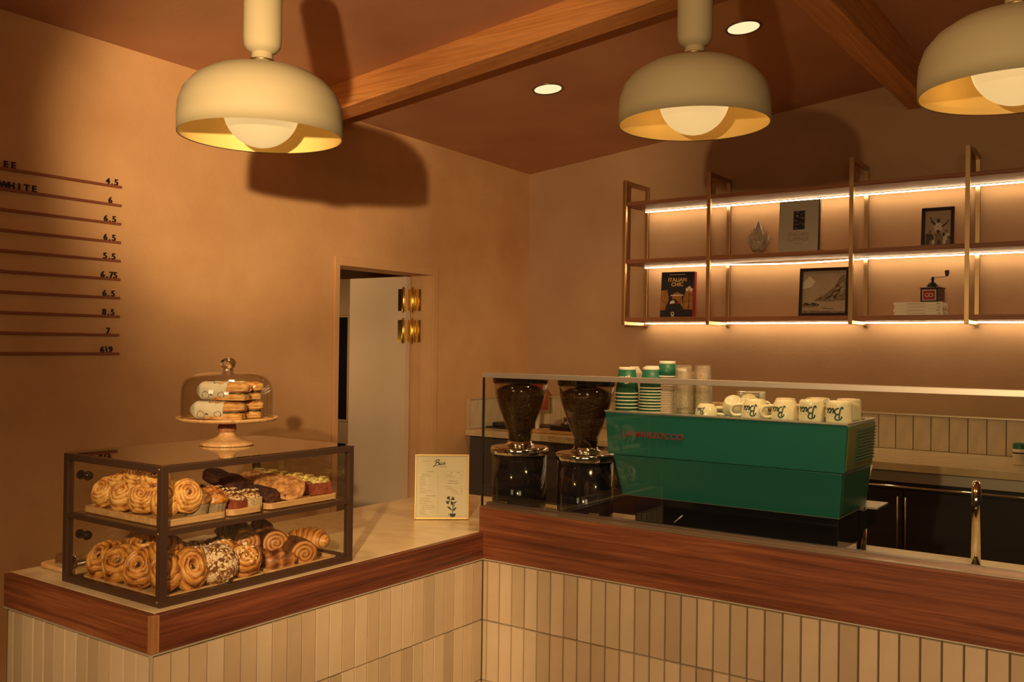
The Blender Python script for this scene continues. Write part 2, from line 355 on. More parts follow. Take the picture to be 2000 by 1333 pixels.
# ceiling beams
def beam_x(x):
    return cz(x, 3.62)
tag(MB().hexa([(-4.1, 3.62, beam_x(-4.1)-.143), (3.0, 3.62, beam_x(3)-.143), (3.0, 3.775, beam_x(3)-.143), (-4.1, 3.775, beam_x(-4.1)-.143), (-4.1, 3.62, beam_x(-4.1)+.02), (3.0, 3.62, beam_x(3)+.02), (3.0, 3.775, beam_x(3)+.02), (-4.1, 3.775, beam_x(-4.1)+.02)]).build('ceiling_beam', M['beam'], None, .004), 'brightly lit orange oak rafter running from behind the left lamp up to the top edge', 'beam')
tag(MB().hexa([(-1.321, -3.0, 3.014), (-1.183, -3.0, 3.014), (-1.183, WY, 3.014), (-1.321, WY, 3.014), (-1.321, -3.0, 3.36), (-1.183, -3.0, 3.38), (-1.183, WY, 3.22), (-1.321, WY, 3.20)]).build('ceiling_beam', M['beam_y'], None, .004), 'dark red wooden beam meeting the back wall above the shelves', 'beam')
# recessed downlights
for (x, y, lb) in ((-2.964, 4.534, 'round recessed ceiling downlight left of the middle lamp'), (-1.779, 4.516, 'round recessed ceiling downlight right of the middle lamp, near the top edge')):
    t = thing('downlight', lb, 'ceiling light', (x, y, cz(x, y)), group='recessed downlights')
    t.rotation_euler = (0, -math.atan(.11), 0)
    MB().lathe([(.078, -.001), (.085, -.004), (.090, -.005), (.091, .0)], 40).build('trim_ring', M['dark_steel'], t)
    MB().lathe([(.079, -.002), (.06, -.002), (0, -.002)], 40).build('lens', M['spot_glow'], t)
    light('downlight_beam', 'SPOT', (0, 0, -.02), 38, radius=.06, angle=125, blend=.8, parent=t)
# ================================================================== service counter
INX, ENDY, FRY = -1.890, 1.276, 2.530      # front face of left run, its end face, front face of right run
TZ = .824                                   # underside of the timber bands
c1 = thing('service_counter', 'left run of the tiled counter that carries the pastry case, with a walnut band', 'counter', (INX, ENDY, 0))
def rel(mb, t): return [(x-t.location[0], y-t.location[1], z-t.location[2]) for x, y, z in mb.v]
def put(mb, name, mat, t, bevel=0):          # build in world coordinates, then parent to t
    mb.v = rel(mb, t); return mb.build(name, mat, t, bevel)
put(MB().box(-2.55, INX-.010, ENDY+.010, FRY+.02, 0, .878), 'carcass', M['grout'], c1)
put(MB().box(INX-.022, INX, ENDY+.022, FRY, TZ, .910), 'front_band', M['walnut_y'], c1, .0015)
put(MB().box(-2.552, INX-.013, ENDY, ENDY+.022, TZ, .910), 'end_band', M['walnut_x'], c1, .0015)
put(MB().box(INX-.0128, INX, ENDY, ENDY+.0218, TZ, .910), 'corner_post', M['walnut_edge'], c1, .001)
put(MB().box(-2.552, INX+.001, ENDY-.001, ENDY+.006, TZ-.004, TZ-.0005).box(INX-.006, INX+.001, ENDY+.006, FRY, TZ-.004, TZ-.0005), 'edge_strip', M['edge_trim'], c1)
put(MB().box(INX-.0055, INX+.001, ENDY-.001, ENDY+.0055, 0, TZ-.004), 'corner_strip', M['edge_trim'], c1)
PW, PH = .0503, .2010
def tile_mesh(nm, wx, wy, h):
    mb = MB(); b = .0016
    # face on y=0 side looks to -y; sized wx along x, depth wy, slightly pillowed rim
    mb.hexa([(b, 0, b), (wx-b, 0, b), (wx, wy, 0), (0, wy, 0), (b, 0, h-b), (wx-b, 0, h-b), (wx, wy, h), (0, wy, h)])
    return mb.mesh(nm, M['tile'])
full = tile_mesh('tile', PW-.0024, .009, PH-.0024)
def tiles(t, n, rows, place, first=None, fm=None):
    for r in range(rows):
        z = TZ-.005-PH*(r+1)
        zc = max(z, .001)
        for i in range(n):
            o = bpy.data.objects.new('tile', full if not (fm and i == 0) else fm); COL.objects.link(o); o.parent = t
            x, y, rz = place(i); o.rotation_euler = (0, 0, rz)
            dz = rnd(-.0004, .0004); k = rnd(-.0005, .0005)
            o.location = (x-t.location[0]+(k if rz else 0), y-t.location[1]+(0 if rz else k), z+dz)
tiles(c1, 12, 4, lambda i: (INX-.007-PW*(i+1), ENDY+.0015, 0))
tiles(c1, 25, 4, lambda i: (INX-.0015, ENDY+.007+PW*i*.994, PI/2))
endcut = tile_mesh('tile_cut', .028, .009, PH-.0024)
for r in range(4):
    o = bpy.data.objects.new('tile', endcut); COL.objects.link(o); o.parent = c1; o.location = (INX-.007-PW*12-.030-INX, .0015, TZ-.005-PH*(r+1))
c2 = thing('service_counter', 'right run of the tiled counter below the glass screen, with a tall walnut band', 'counter', (INX, FRY, 0))
put(MB().box(INX-.02, .9, FRY+.010, 3.13, 0, .878), 'carcass', M['grout'], c2)
put(MB().box(-1.908, .9, FRY, FRY+.022, TZ, .993), 'front_band', M['walnut_x'], c2, .0015)
put(MB().box(-1.908, .9, FRY+.022, FRY+.05, .90, .993), 'band_backing', M['walnut_x'], c2)
put(MB().box(INX, .9, FRY-.001, FRY+.006, TZ-.004, TZ-.0005), 'edge_strip', M['edge_trim'], c2)
narrow = tile_mesh('tile_narrow', .017, .009, PH-.0024)
tiles(c2, 52, 4, lambda i: (INX+.001 if i == 0 else INX+.020+PW*(i-1), FRY+.0015, 0), fm=narrow)
# worktop (one L-shaped slab)
wt = MB(); wt.slab([(-2.560, ENDY+.0205), (INX-.0205, ENDY+.0205), (INX-.0205, FRY+.051), (.9, FRY+.051), (.9, 3.15), (-2.560, 3.15)], .879, .9105)
tag(wt.build('worktop', M['quartz'], None, .002), 'pale stone worktop running in an L along both counter runs', 'worktop')
# ------------------------------------------------------------------ glass screen
g = thing('glass_screen', 'long clear glass screen with a thin metal top rail on the right counter', 'glass screen', (-1.93, 2.585, .993))
put(MB().box(-1.908, .9, FRY+.001, 2.5785, .9932, .9975), 'sill_strip', M['sill_metal'], g, .0008)
put(MB().box(-1.915, .9, 2.578, 2.600, .9940, 1.0045), 'bottom_channel', M['dark_steel'], g, .0008)
put(MB().box(-1.935, .9, 2.5855, 2.5925, 1.000, 1.436), 'pane', M['screen_glass'], g)
put(MB().box(-1.945, .9, 2.580, 2.598, 1.430, 1.447), 'top_rail', M['steel'], g, .0012)
put(MB().box(-1.9425, -1.9385, 2.584, 2.5945, .912, 1.430), 'end_post', M['black_matt'], g, .0008)
for x in (-1.86, -1.665, -1.50):
    put(MB().box(x-.022, x+.014, 2.600, 2.607, .912, 1.008), 'clip', M['brass_old'], g, .001)
# ================================================================== back counter
bc = thing('back_counter', 'dark fridge counter along the back wall with a steel trim and bar handles', 'counter', (-4.09, 5.26, 0))
put(MB().box(-4.085, 2.0, 5.33, 6.02, .0, .905), 'carcass', M['cab_dark'], bc)
put(MB().box(-4.085, -3.0, 5.292, 5.33, .1, .895), 'side_panel', M['cab_grey'], bc, .003)
xs = [-2.99, -2.3, -1.62, -1.165, -.46, .25, .95]
for a, b_ in zip(xs[:-1], xs[1:]):
    dr = put(MB().box(a+.004, b_-.004, 5.295, 5.33, .10, .80), 'door', M['cab_dark'], bc, .003)
hx = (-1.185, -1.145, .225, .275)
for x in hx:
    put(MB().tube([(x, 5.258, .49), (x, 5.258, .77)], .0065, 10).tube([(x, 5.258, .51), (x, 5.298, .51)], .004, 8).tube([(x, 5.258, .75), (x, 5.298, .75)], .004, 8), 'bar_handle', M['brass_old'], bc)
put(MB().box(-2.99, 2.0, 5.285, 5.33, .845, .902), 'steel_trim', M['steel'], bc, .002)
put(MB().tube([(-2.99, 5.272, .822), (2.0, 5.272, .822)], .007, 10), 'edge_rail', M['chrome'], bc)
tag(MB().box(-4.095, 2.0, 5.25, 6.025, .907, .950).build('worktop', M['quartz'], None, .003), 'pale stone worktop of the back counter against the back wall', 'worktop')
bs = thing('backsplash', 'vertical pale tile splashback above the back worktop', 'splashback', (-4.0, 6.02, .951))
put(MB().box(-4.08, 2.0, 6.022, 6.0295, .951, 1.160), 'backing', M['grout'], bs)
put(MB().box(-4.098, 2.0, 6.000, 6.0295, 1.1585, 1.1675), 'cap_strip', M['edge_trim'], bs)
put(MB().box(-4.098, -4.070, 5.265, 5.278, .951, 1.1675).box(-4.098, -4.070, 5.278, 6.0, 1.1585, 1.1675), 'side_cap', M['edge_trim'], bs)
st = tile_mesh('splash_tile', .0976, .010, .206); st.materials[0] = M['splash_tile']
for i in range(60):
    o = bpy.data.objects.new('tile', st); COL.objects.link(o); o.parent = bs; o.location = (-4.07+.1*i-bs.location[0], 6.0125-6.02+rnd(-.0006, .0006), 0)
for i in range(7):
    o = bpy.data.objects.new('tile', st); COL.objects.link(o); o.parent = bs; o.rotation_euler = (0, 0, PI/2)
    o.location = (-4.0725-bs.location[0], 5.28+.1015*i-6.02, 0)
# ================================================================== lettering helpers
def catmull(p, k=6):
    out = []
    q = [p[0]]+list(p)+[p[-1]]
    for i in range(1, len(q)-2):
        a, b, c, d_ = [Vector(x+(0,)) for x in q[i-1:i+3]]
        for s in range(k):
            t = s/k
            out.append(.5*((2*b)+(c-a)*t+(2*a-5*b+4*c-d_)*t*t+(3*b-a-3*c+d_)*t**3))
    out.append(Vector(p[-1]+(0,))); return out
BICI = [[(.20, .93), (.17, .55), (.10, .15), (.0, -.06), (-.10, -.05), (-.12, .10)],
        [(-.04, .70), (.06, .93), (.34, 1.03), (.54, .88), (.46, .64), (.22, .52)],
        [(.22, .52), (.50, .50), (.58, .28), (.42, .06), (.20, .02)],
        [(.74, .46), (.68, .18), (.76, .05), (.90, .20)], [(.79, .66), (.80, .69)],
        [(1.14, .36), (1.02, .44), (.93, .24), (1.0, .06), (1.14, .10), (1.26, .26)],
        [(1.36, .48), (1.30, .18), (1.38, .05), (1.52, .22)], [(1.42, .68), (1.43, .71)]]
def ribbon(mb, pts, wdt, f, mat=0):
    vs = []; n = len(pts)
    for i, p in enumerate(pts):
        d_ = (pts[min(i+1, n-1)]-pts[max(i-1, 0)]); d_ = d_.normalized() if d_.length > 1e-9 else Vector((1, 0, 0))
        nn = Vector((-d_.y, d_.x, 0))*wdt/2
        ww = 1.0
        vs += [f(p.x+nn.x*ww, p.y+nn.y*ww), f(p.x-nn.x*ww, p.y-nn.y*ww)]
    mb.add(vs, [(2*i, 2*i+1, 2*i+3, 2*i+2) for i in range(n-1)], mat=mat)
def bici(f, wdt=.11):
    mb = MB()
    for s in BICI: ribbon(mb, catmull(s), wdt*(1.4 if len(s) == 2 else 1), f)
    return mb
def text_mesh(s, size, mat, depth=.0, align='LEFT', spacing=1.0, bold=0):
    c = bpy.data.curves.new('t', 'FONT'); c.body = s; c.size = size; c.extrude = depth; c.align_x = align; c.space_character = spacing; c.offset = bold
    c.resolution_u = 3
    o = bpy.data.objects.new('t', c); COL.objects.link(o); bpy.context.view_layer.update()
    dg = bpy.context.evaluated_depsgraph_get()
    me = bpy.data.meshes.new_from_object(o.evaluated_get(dg)); me.materials.clear(); me.materials.append(mat)
    bpy.data.objects.remove(o); bpy.data.curves.remove(c); return me
def text(name, s, size, mat, parent, loc, rot, depth=.0, align='LEFT', spacing=1.0, bold=0):
    o = bpy.data.objects.new(name, text_mesh(s, size, mat, depth, align, spacing, bold)); COL.objects.link(o); o.parent = parent
    o.location = loc; o.rotation_euler = rot; return o
# ================================================================== pendant lamps
def make_pendant():
    t = thing('pendant_lamp'); t.scale = (.96,)*3
    K = .905
    out = [(.2265, 0), (.2265, .05), (.2240, .082), (.2120, .118), (.186, .150), (.146, .176), (.095, .1915), (.045, .1965), (.030, .197)]
    prof = [(.2225, .002)]+[(.2262, 0)]+out[1:]
    sh = MB().lathe(prof, 72).build('shade', M['enamel'], t)
    inn = [(.2225, .002), (.2225, .05), (.2200, .080), (.2080, .115), (.182, .146), (.142, .172), (.093, .1875), (.0, .192)]
    MB().lathe(inn, 72).build('shade_lining', M['enamel_in'], sh)
    nk = MB().lathe([(.026, .193), (.038, .198), (.038, .204), (.031, .209), (.029, .240)], 32).build('neck', M['enamel'], t)
    ring = MB(); ring.tube([(.033*math.cos(a), .033*math.sin(a), .2145) for a in [2*PI*i/24 for i in range(24)]], .003, 6, closed=True); ring.build('neck_ring', M['brass_old'], nk)
    MB().lathe([(.029, .236), (.041, .243), (.0500, .255), (.0530, .277), (.0530, .46), (.0500, .478), (.040, .488), (.012, .492), (0, .492)], 40).build('stem', M['enamel'], t)
    prof = [(0, -.029)]+[(.105*math.cos(a), .076+.105*math.sin(a)) for a in [math.radians(-88+ i*8) for i in range(22)]]+[(0, .181)]
    MB().lathe(prof, 40).build('bulb', M['bulb'], t)
    MB().lathe([(0, .172), (.03, .172), (.03, .194), (0, .194)], 24).build('socket', M['enamel'], t)
    return t
pend = make_pendant()
spots = [((-2.018, 1.673, 2.094), 'left cream dome pendant lamp hanging above the pastry case'),
         ((-1.140, 2.520, 2.188), 'middle cream dome pendant lamp hanging in front of the wall shelves'),
         ((-.302, 2.480, 2.150), 'right cream dome pendant lamp cut off by the upper right edge')]
for i, (p, lb) in enumerate(spots):
    o = pend if i == 0 else copy_tree(pend)
    o.location = p; tag(o, lb, 'lamp', 'cream pendant lamps')
    top = (cz(p[0], p[1])-p[2])/.96
    MB().tube([(0, 0, .49), (0, 0, top)], .003, 8).build('cord', M['black_matt'], o)
    MB().lathe([(0, top-.03), (.05, top-.03), (.055, top-.02), (.055, top+.0), (0, top)], 32).build('ceiling_rose', M['enamel'], o)
    light('pendant_glow', 'SPOT', (0, 0, -.033), 15, radius=.06, aim=(0, 0, -1), angle=150, blend=.55, parent=o)
    for k in range(3):
        a = 2*PI*k/3+.5
        light('pendant_glow', 'POINT', (.160*math.cos(a), .160*math.sin(a), .055), .075, color=(1, .58, .18), radius=.02, parent=o)
# ================================================================== menu on the left wall
PR = ['4.5', '6', '6.5', '6.5', '5.5', '6.75', '6.5', '8.5', '7', '6\\9']
ORD = ['topmost', 'second', 'third', 'fourth', 'fifth', 'sixth', 'seventh', 'eighth', 'ninth', 'lowest']
for i, p in enumerate(PR):
    z = 2.271-.0879*i
    r = thing('menu_ledge', '%s thin wooden menu ledge on the left wall, priced %s' % (ORD[i], p), 'menu ledge', (WX, 1.3, z), group='menu ledges')
    MB().box(0, .016, 0, 1.262, -.006, .006).build('ledge', M['rail_wood'], r, .001)
    adv = .0215; n = len(p); yc = 1.207 if i else 1.215
    if i == 9: yc = 1.2
    for k, ch in enumerate(p):
        text('letter', ch, .040, M['letter'], r, (.010, yc+(k-(n-1)/2)*adv, .0065), (PI/2, 0, PI/2), .003, 'CENTER', 1, .0006)
    w_ = {0: ('EE', .722), 1: ('WHITE', .716)}.get(i)
    if w_:
        for k, ch in enumerate(w_[0]):
            text('letter', ch, .040, M['letter'], r, (.010, w_[1]+k*.0325, .0065), (PI/2, 0, PI/2), .003, 'CENTER', 1, .0009)
# ================================================================== wall shelves
FX = [-3.072, -2.457, -1.557, -.930, -.03]; SD = .355; FB = WY-SD
ws = thing('wall_shelf', 'three-tier walnut wall shelf in brass frames with glowing light strips', 'shelf', (-3.07, WY, 1.70))
for x in FX:
    b = .0125
    f = MB().box(x-b, x+b, FB, FB+2*b, 1.700, 2.690)
    f.box(x-b, x+b, WY-2*b, WY-.001, 1.690, 2.690); f.box(x-b, x+b, FB+2*b, WY-2*b, 2.665, 2.690); f.box(x-b, x+b, FB+2*b, WY-2*b, 1.700, 1.7225)
    put(f, 'frame', M['brass_old'], ws, .001)
SZ = [(2.515, 2.540), (2.119, 2.147), (1.7235, 1.7515)]
for z0, z1 in SZ:
    put(MB().box(FX[0]+.0135, .6, FB+.004, WY-.028, z0, z1), 'shelf_board', M['shelf_wood'], ws, .002)
led = [(2.515, (-3.06, .6), 0), (2.119, (-3.06, .6), .010), (1.7235, (-3.05, .6), 0)]
for z0, (a, b_), sag in led:
    n = 40; pts = []
    for i in range(n+1):
        x = a+(b_-a)*i/n
        dz = -sag*math.sin(PI*(x+2.45)/.89) if -2.45 < x < -1.56 else 0
        pts.append((x, WY-.058, z0-.0042+dz))
    mb = MB(); q = 8; rr_ = .0058
    vs = [(x, y+rr_*math.cos(PI+PI*k/q), z+rr_*math.sin(PI+PI*k/q)) for x, y, z in pts for k in range(q+1)]
    fs = [(i*(q+1)+k, (i+1)*(q+1)+k, (i+1)*(q+1)+k+1, i*(q+1)+k+1) for i in range(n) for k in range(q)]
    put(mb.add(vs, fs, smooth=True), 'light_strip', M['led'], ws)
    ch = MB()
    for (xa, ya, za), (xb, yb, zb) in zip(pts[:-1], pts[1:]):
        ch.hexa([(xa, ya-.0075, za), (xb, yb-.0075, zb), (xb, yb+.0075, zb), (xa, ya+.0075, za), (xa, ya-.0075, za+.0038), (xb, yb-.0075, zb+.0038), (xb, yb+.0075, zb+.0038), (xa, ya+.0075, za+.0038)])
    put(ch, 'strip_shield', M['steel'], ws)  # added above the strip to keep its light off the board
S1, S2 = 1.7518, 2.1473     # standing heights of lower and middle board
# book with dark cover
bk = thing('book', 'dark Italian Chic book with a red spine standing on the lowest shelf', 'book', (-2.735, 5.80, S1))
bk.rotation_euler = (math.radians(-5), 0, math.radians(4))
MB().box(-.118, .118, 0, .004, 0, .312).build('cover', M['navy'], bk, .001)
MB().box(-.115, .112, .004, .030, .003, .309).build('pages', M['paper'], bk)
MB().box(.112, .122, -.001, .034, 0, .312).build('spine', M['cover_red'], bk, .001)
MB().box(-.118, .118, .030, .034, 0, .312).build('back_cover', M['cover_red'], bk)
pm = MB(); Y = -.0006
def poly(mb, pts, mat, y): mb.add([(x, y, z) for x, z in pts], [tuple(range(len(pts)))], mat=mat)
poly(pm, [(-.116, .05), (-.06, .05), (-.06, .14), (-.072, .19), (-.116, .185)], 0, Y)
poly(pm, [(.045, .055), (.112, .055), (.112, .20), (.06, .18), (.045, .13)], 0, Y)
poly(pm, [(-.045, .07), (.045, .07), (.03, .16), (0, .175), (-.03, .16)], 0, Y)
poly(pm, [(-.085, .035), (.03, .035), (.042, .07), (.02, .10), (-.015, .128), (-.055, .12), (-.075, .085)], 1, Y*1.6)
poly(pm, [(-.05, .092), (-.012, .098), (-.02, .118), (-.045, .112)], 2, Y*2.2); poly(pm, [(.0, .095), (.022, .092), (.012, .112), (0, .118)], 3, Y*2.2)
poly(pm, [(.081, .06), (.088, .06), (.086, .17), (.083, .17)], 1, Y*1.8)
for x, z in ((.070, .19), (.085, .20), (.098, .188)):
    poly(pm, [(x+.011*math.cos(a), z+.013*math.sin(a)) for a in [2*PI*i/10 for i in range(10)]], 2, Y*2)
ring = [(-.028+.012*math.cos(2*PI*i/16), .026+.013*math.sin(2*PI*i/16)) for i in range(16)]
for i in range(16):
    (a, b_), (c, d_) = ring[i], ring[(i+1) % 16]
    poly(pm, [(a, b_), (c, d_), (-.028+(c+.028)*.55, .026+(d_-.026)*.55), (-.028+(a+.028)*.55, .026+(b_-.026)*.55)], 2, Y*2.4)
for a, b_, z, h in ((-.045, .05, .1465, .009), (-.035, -.008, .007, .006), (-.06, .055, .291, .004)):
    n = int((b_-a)/.007)
    for i in range(n): poly(pm, [(a+i*.007, z), (a+i*.007+.005, z), (a+i*.007+.005, z+h), (a+i*.007, z+h)], 2, Y*2)
pm.build('cover_picture', [M['cover_sand'], M['navy'], M['cup_cream'], M['cover_red']], bk)['kind'] = 'stuff'
text('title', 'ITALIAN', .036, M['gold_ink'], bk, (-.002, -.0012, .246), (PI/2, 0, 0), 0, 'CENTER', 1, .0012)
text('title', 'CHIC', .036, M['gold_ink'], bk, (-.002, -.0012, .214), (PI/2, 0, 0), 0, 'CENTER', 1, .0012)
# pale book
bk = thing('book', 'large pale grey Italian Summer book standing on the middle shelf', 'book', (-1.913, 5.80, S2))
bk.rotation_euler = (math.radians(-4), 0, 0)
MB().box(-.127, .127, 0, .004, 0, .335).build('cover', M['cover_grey'], bk, .001)
MB().box(-.124, .124, .004, .022, .003, .332).build('pages', M['paper'], bk)
MB().box(.122, .128, -.0005, .026, 0, .335).build('back_cover', M['navy'], bk)
pm = MB(); poly(pm, [(-.035, .150), (.037, .150), (.037, .268), (-.035, .268)], 0, -.0006)
for k in range(26):
    x, z = rnd(-.03, .028), rnd(.156, .258); a = rnd(.004, .014)
    poly(pm, [(x-a*.7, z), (x, z+.004), (min(x+a, .036), z+.005), (x+a*.5, z)], 1, -.0009-.00001*k)
pm.build('cover_picture', [M['navy'], M['photo_mid']], bk)['kind'] = 'stuff'
text('title', 'ITALIAN', .036, M['ink_grey'], bk, (-.002, -.0012, .108), (PI/2, 0, 0), 0, 'CENTER', 1, 0)
text('title', 'SUMMER', .036, M['ink_grey'], bk, (-.002, -.0012, .076), (PI/2, 0, 0), 0, 'CENTER', 1, 0)
bm_ = MB()
for i in range(8): poly(bm_, [(-.03+i*.007, .060), (-.025+i*.007, .060), (-.025+i*.007, .064), (-.03+i*.007, .064)], 0, -.0008)
bm_.build('author_line', M['ink_grey'], bk)
# lotus ornament
orn = thing('ornament', 'frosted glass artichoke-shaped jar with layered pointed petals on the middle shelf', 'ornament', (-2.168, 5.80, S2))
MB().lathe([(0, 0), (.028, 0), (.026, .004), (.014, .012), (.014, .022), (.03, .032), (.050, .06), (.054, .09), (.044, .12), (.026, .165), (.010, .205), (0, .222)], 32).build('body', M['frost'], orn)
def petal(w_, h, lean):
    mb = MB(); vs = []; n = 8
    for i in range(n+1):
        s = i/n; wd = w_*math.sin(PI*min(1, .18+.82*s)**.9)*(1-s**3) if s < 1 else 0
        zz = h*s; yy = lean*(s**2.2)+.012*math.sin(PI*s)
        for k in (-1, 0, 1): vs.append((k*wd, yy-abs(k)*wd*.35, zz))
    fs = []
    for i in range(n):
        for k in range(2): a = 3*i+k; fs.append((a, a+1, a+4, a+3))
    mb.add(vs, fs, smooth=True); return mb.mesh('petal', M['frost'])
for cnt, r, z, w_, h, lean, off in ((7, .036, .024, .030, .086, .046, .1), (7, .038, .062, .026, .068, .036, .55), (6, .034, .098, .021, .058, .026, 0), (5, .022, .130, .016, .052, .012, .3)):
    pmesh = petal(w_, h, lean)
    for k in range(cnt):
        a = 2*PI*k/cnt+off
        o = bpy.data.objects.new('petal', pmesh); COL.objects.link(o); o.parent = orn
        o.location = (r*math.cos(a), r*math.sin(a), z); o.rotation_euler = (0, 0, a-PI/2)
        s_ = o.modifiers.new('t', 'SOLIDIFY'); s_.thickness = .003
# framed pictures
def framed(name, lb, loc, w_, h, draw, tilt=-5):
    t = thing(name, lb, 'picture', loc); t.rotation_euler = (math.radians(tilt), 0, 0)
    e = .018
    f = MB().box(-w_/2, -w_/2+e, -.012, .012, 0, h).box(w_/2-e, w_/2, -.012, .012, 0, h).box(-w_/2+e, w_/2-e, -.012, .012, 0, e).box(-w_/2+e, w_/2-e, -.012, .012, h-e, h)
    f.build('frame', M['frame_black'], t, .002)
    pm = MB(); draw(pm, w_/2-e, e, h-e)
    pm.build('print', [M['photo_bg'], M['photo_mid'], M['photo_dark'], M['cup_cream']], t)
    MB().box(-w_/2+e, w_/2-e, -.006, -.004, e, h-e).build('glazing', M['glass'], t)
def mountain(pm, a, z0, z1):
    poly(pm, [(-a, z0), (a, z0), (a, z1), (-a, z1)], 0, .004)
    poly(pm, [(a, z0+.08), (a, z1-.02), (a-.035, z1-.035), (a-.07, z1-.10), (a-.13, z1-.15), (a-.20, z0+.078), (a-.1, z0+.07)], 1, .0034)
    for k in range(22):
        s = rnd(0, 1); x = a-.02-.18*s*rnd(.3, 1); z = z0+.08+(1-s)*.11*rnd(.2, 1)
        poly(pm, [(x, z), (x+.018, z+.012), (x+.014, z+.018), (x-.004, z+.006)], rnd(0, 1) < .5 and 2 or 0, .0029-.00002*k)
    poly(pm, [(-a, z1-.07), (-a, z1-.11), (-a+.05, z1-.1), (-a+.08, z1-.065), (-a+.04, z1-.03)], 3, .0034)
    for x in (-a+.03, -a+.075):
        poly(pm, [(x-.026, z0+.045), (x+.026, z0+.045), (x+.03, z0+.056), (x+.006, z0+.062), (x-.01, z0+.068), (x-.024, z0+.058)], 2, .0027)
        for q in (-.014, .014): poly(pm, [(x+q+.009*math.cos(2*PI*i/10), z0+.046+.009*math.sin(2*PI*i/10)) for i in range(10)], 1, .0023)
    poly(pm, [(-a, z0), (a, z0), (a, z0+.012), (-a+.01, z0+.018)], 1, .0026)
    poly(pm, [(-.01, z0+.030), (.06, z0+.026), (.06, z0+.029), (-.01, z0+.034)], 2, .0026)
def crowd(pm, a, z0, z1):
    poly(pm, [(-a, z0), (a, z0), (a, z1), (-a, z1)], 0, .004)
    def disc(x, z, r, m, y, e=1.25): poly(pm, [(x+r*math.cos(2*PI*i/12), z+r*e*math.sin(2*PI*i/12)) for i in range(12)], m, y)
    poly(pm, [(-.016, z0+.08), (.020, z0+.08), (.026, z0+.115), (.012, z0+.128), (-.010, z0+.128), (-.022, z0+.112)], 3, .0034)
    poly(pm, [(-.018, z0+.112), (-.036, z0+.135), (-.046, z0+.165), (-.041, z0+.168), (-.030, z0+.143), (-.012, z0+.124)], 2, .0032)
    poly(pm, [(.018, z0+.110), (.044, z0+.128), (.054, z0+.147), (.058, z0+.143), (.046, z0+.118), (.022, z0+.100)], 2, .0032)
    disc(.002, z0+.142, .010, 2, .0030)
    for k in range(9):
        x = -a+.012+k*(2*a-.02)/8; z = z0+.046+.022*math.sin(k*2.1)
        poly(pm, [(max(x-.020, -a), z0), (min(x+.020, a), z0), (min(x+.016, a), z), (max(x-.016, -a), z)], (1, 2, 1, 3)[k % 4], .0028-.0001*k)
        disc(max(-a+.01, min(a-.01, x)), z+.012, .009, (2, 1)[k % 2], .0018-.0001*k)
framed('framed_picture', 'wide framed mountain race photo leaning on the lowest shelf', (-1.745, 5.775, S1+.001), .300, .298, mountain)
framed('framed_picture', 'upright framed photo of a raised-arm figure in a crowd on the middle shelf', (-1.118, 5.86, S2+.001), .176, .236, crowd)
# stacked books
for k, nm in enumerate(['lowest', 'second from the bottom', 'third from the bottom', 'topmost']):
    t = thing('book', '%s of four thin cream books stacked under the coffee mill' % nm, 'book', (-1.19+(-.002 if k % 2 else .002), 5.80, S1+.0005+.0187*k), group='stacked cream books')
    MB().box(-.130, .130, -.085, .085, 0, .002).box(-.130, .130, -.085, .085, .0162, .0182).box(-.130, .130, -.085, -.082, .002, .0162).build('cover', M['cup_cream'], t, .0006)
    MB().box(-.127, .128, -.082, .083, .002, .0162).build('pages', M['paper'], t)
    pm = MB()
    for i in range(12): poly(pm, [(-.060+i*.0085, .0065), (-.054+i*.0085, .0065), (-.054+i*.0085, .0105), (-.060+i*.0085, .0105)], 0, -.0856)
    for i in range(5): poly(pm, [(.100+.004*i, .005+.001*(i % 3)), (.103+.004*i, .005), (.103+.004*i, .012), (.100+.004*i, .013-.002*(i % 2))], 0, -.0856)
    pm.build('spine_print', M['ink_grey'], t)
cmil = thing('coffee_mill', 'small dark wooden hand coffee mill with a crank on the cream books', 'coffee mill', (-1.127, 5.79, S1+.0005+.0187*4+.0004), math.radians(-6))
MB().box(-.052, .052, -.052, .052, 0, .078).build('body', M['grinder_wood'], cmil, .003)
MB().box(-.056, .056, -.056, .056, .078, .084).build('lid', M['grinder_wood'], cmil, .002)
MB().lathe([(.036, .084), (.034, .097), (.024, .109), (.009, .116), (.007, .128), (.010, .131), (.010, .136), (.006, .139), (.006, .146), (0, .148)], 24).build('hopper_dome', M['black_matt'], cmil)
dw = MB().box(-.040, .036, -.0555, -.053, .008, .070).build('label_plate', M['steel'], cmil, .001)
MB().box(-.033, .029, -.057, -.0556, .014, .064).build('label_panel', M['cover_red'], dw)
for x in (-.012, .008):
    MB().tube([(x+.010*math.cos(2*PI*i/14), -.0575, .039+.010*math.sin(2*PI*i/14)) for i in range(14)], .0018, 5, closed=True).build('label_ring', M['cup_cream'], dw)
MB().tube([(0, 0, .141), (.04, -.004, .143), (.078, -.008, .146)], .0024, 8).build('crank', M['dark_steel'], cmil)
MB().lathe([(.005, .146), (.008, .150), (.013, .172), (.011, .180), (0, .182)], 16, (.080, -.008, 0)).build('crank_knob', M['grinder_wood'], cmil)
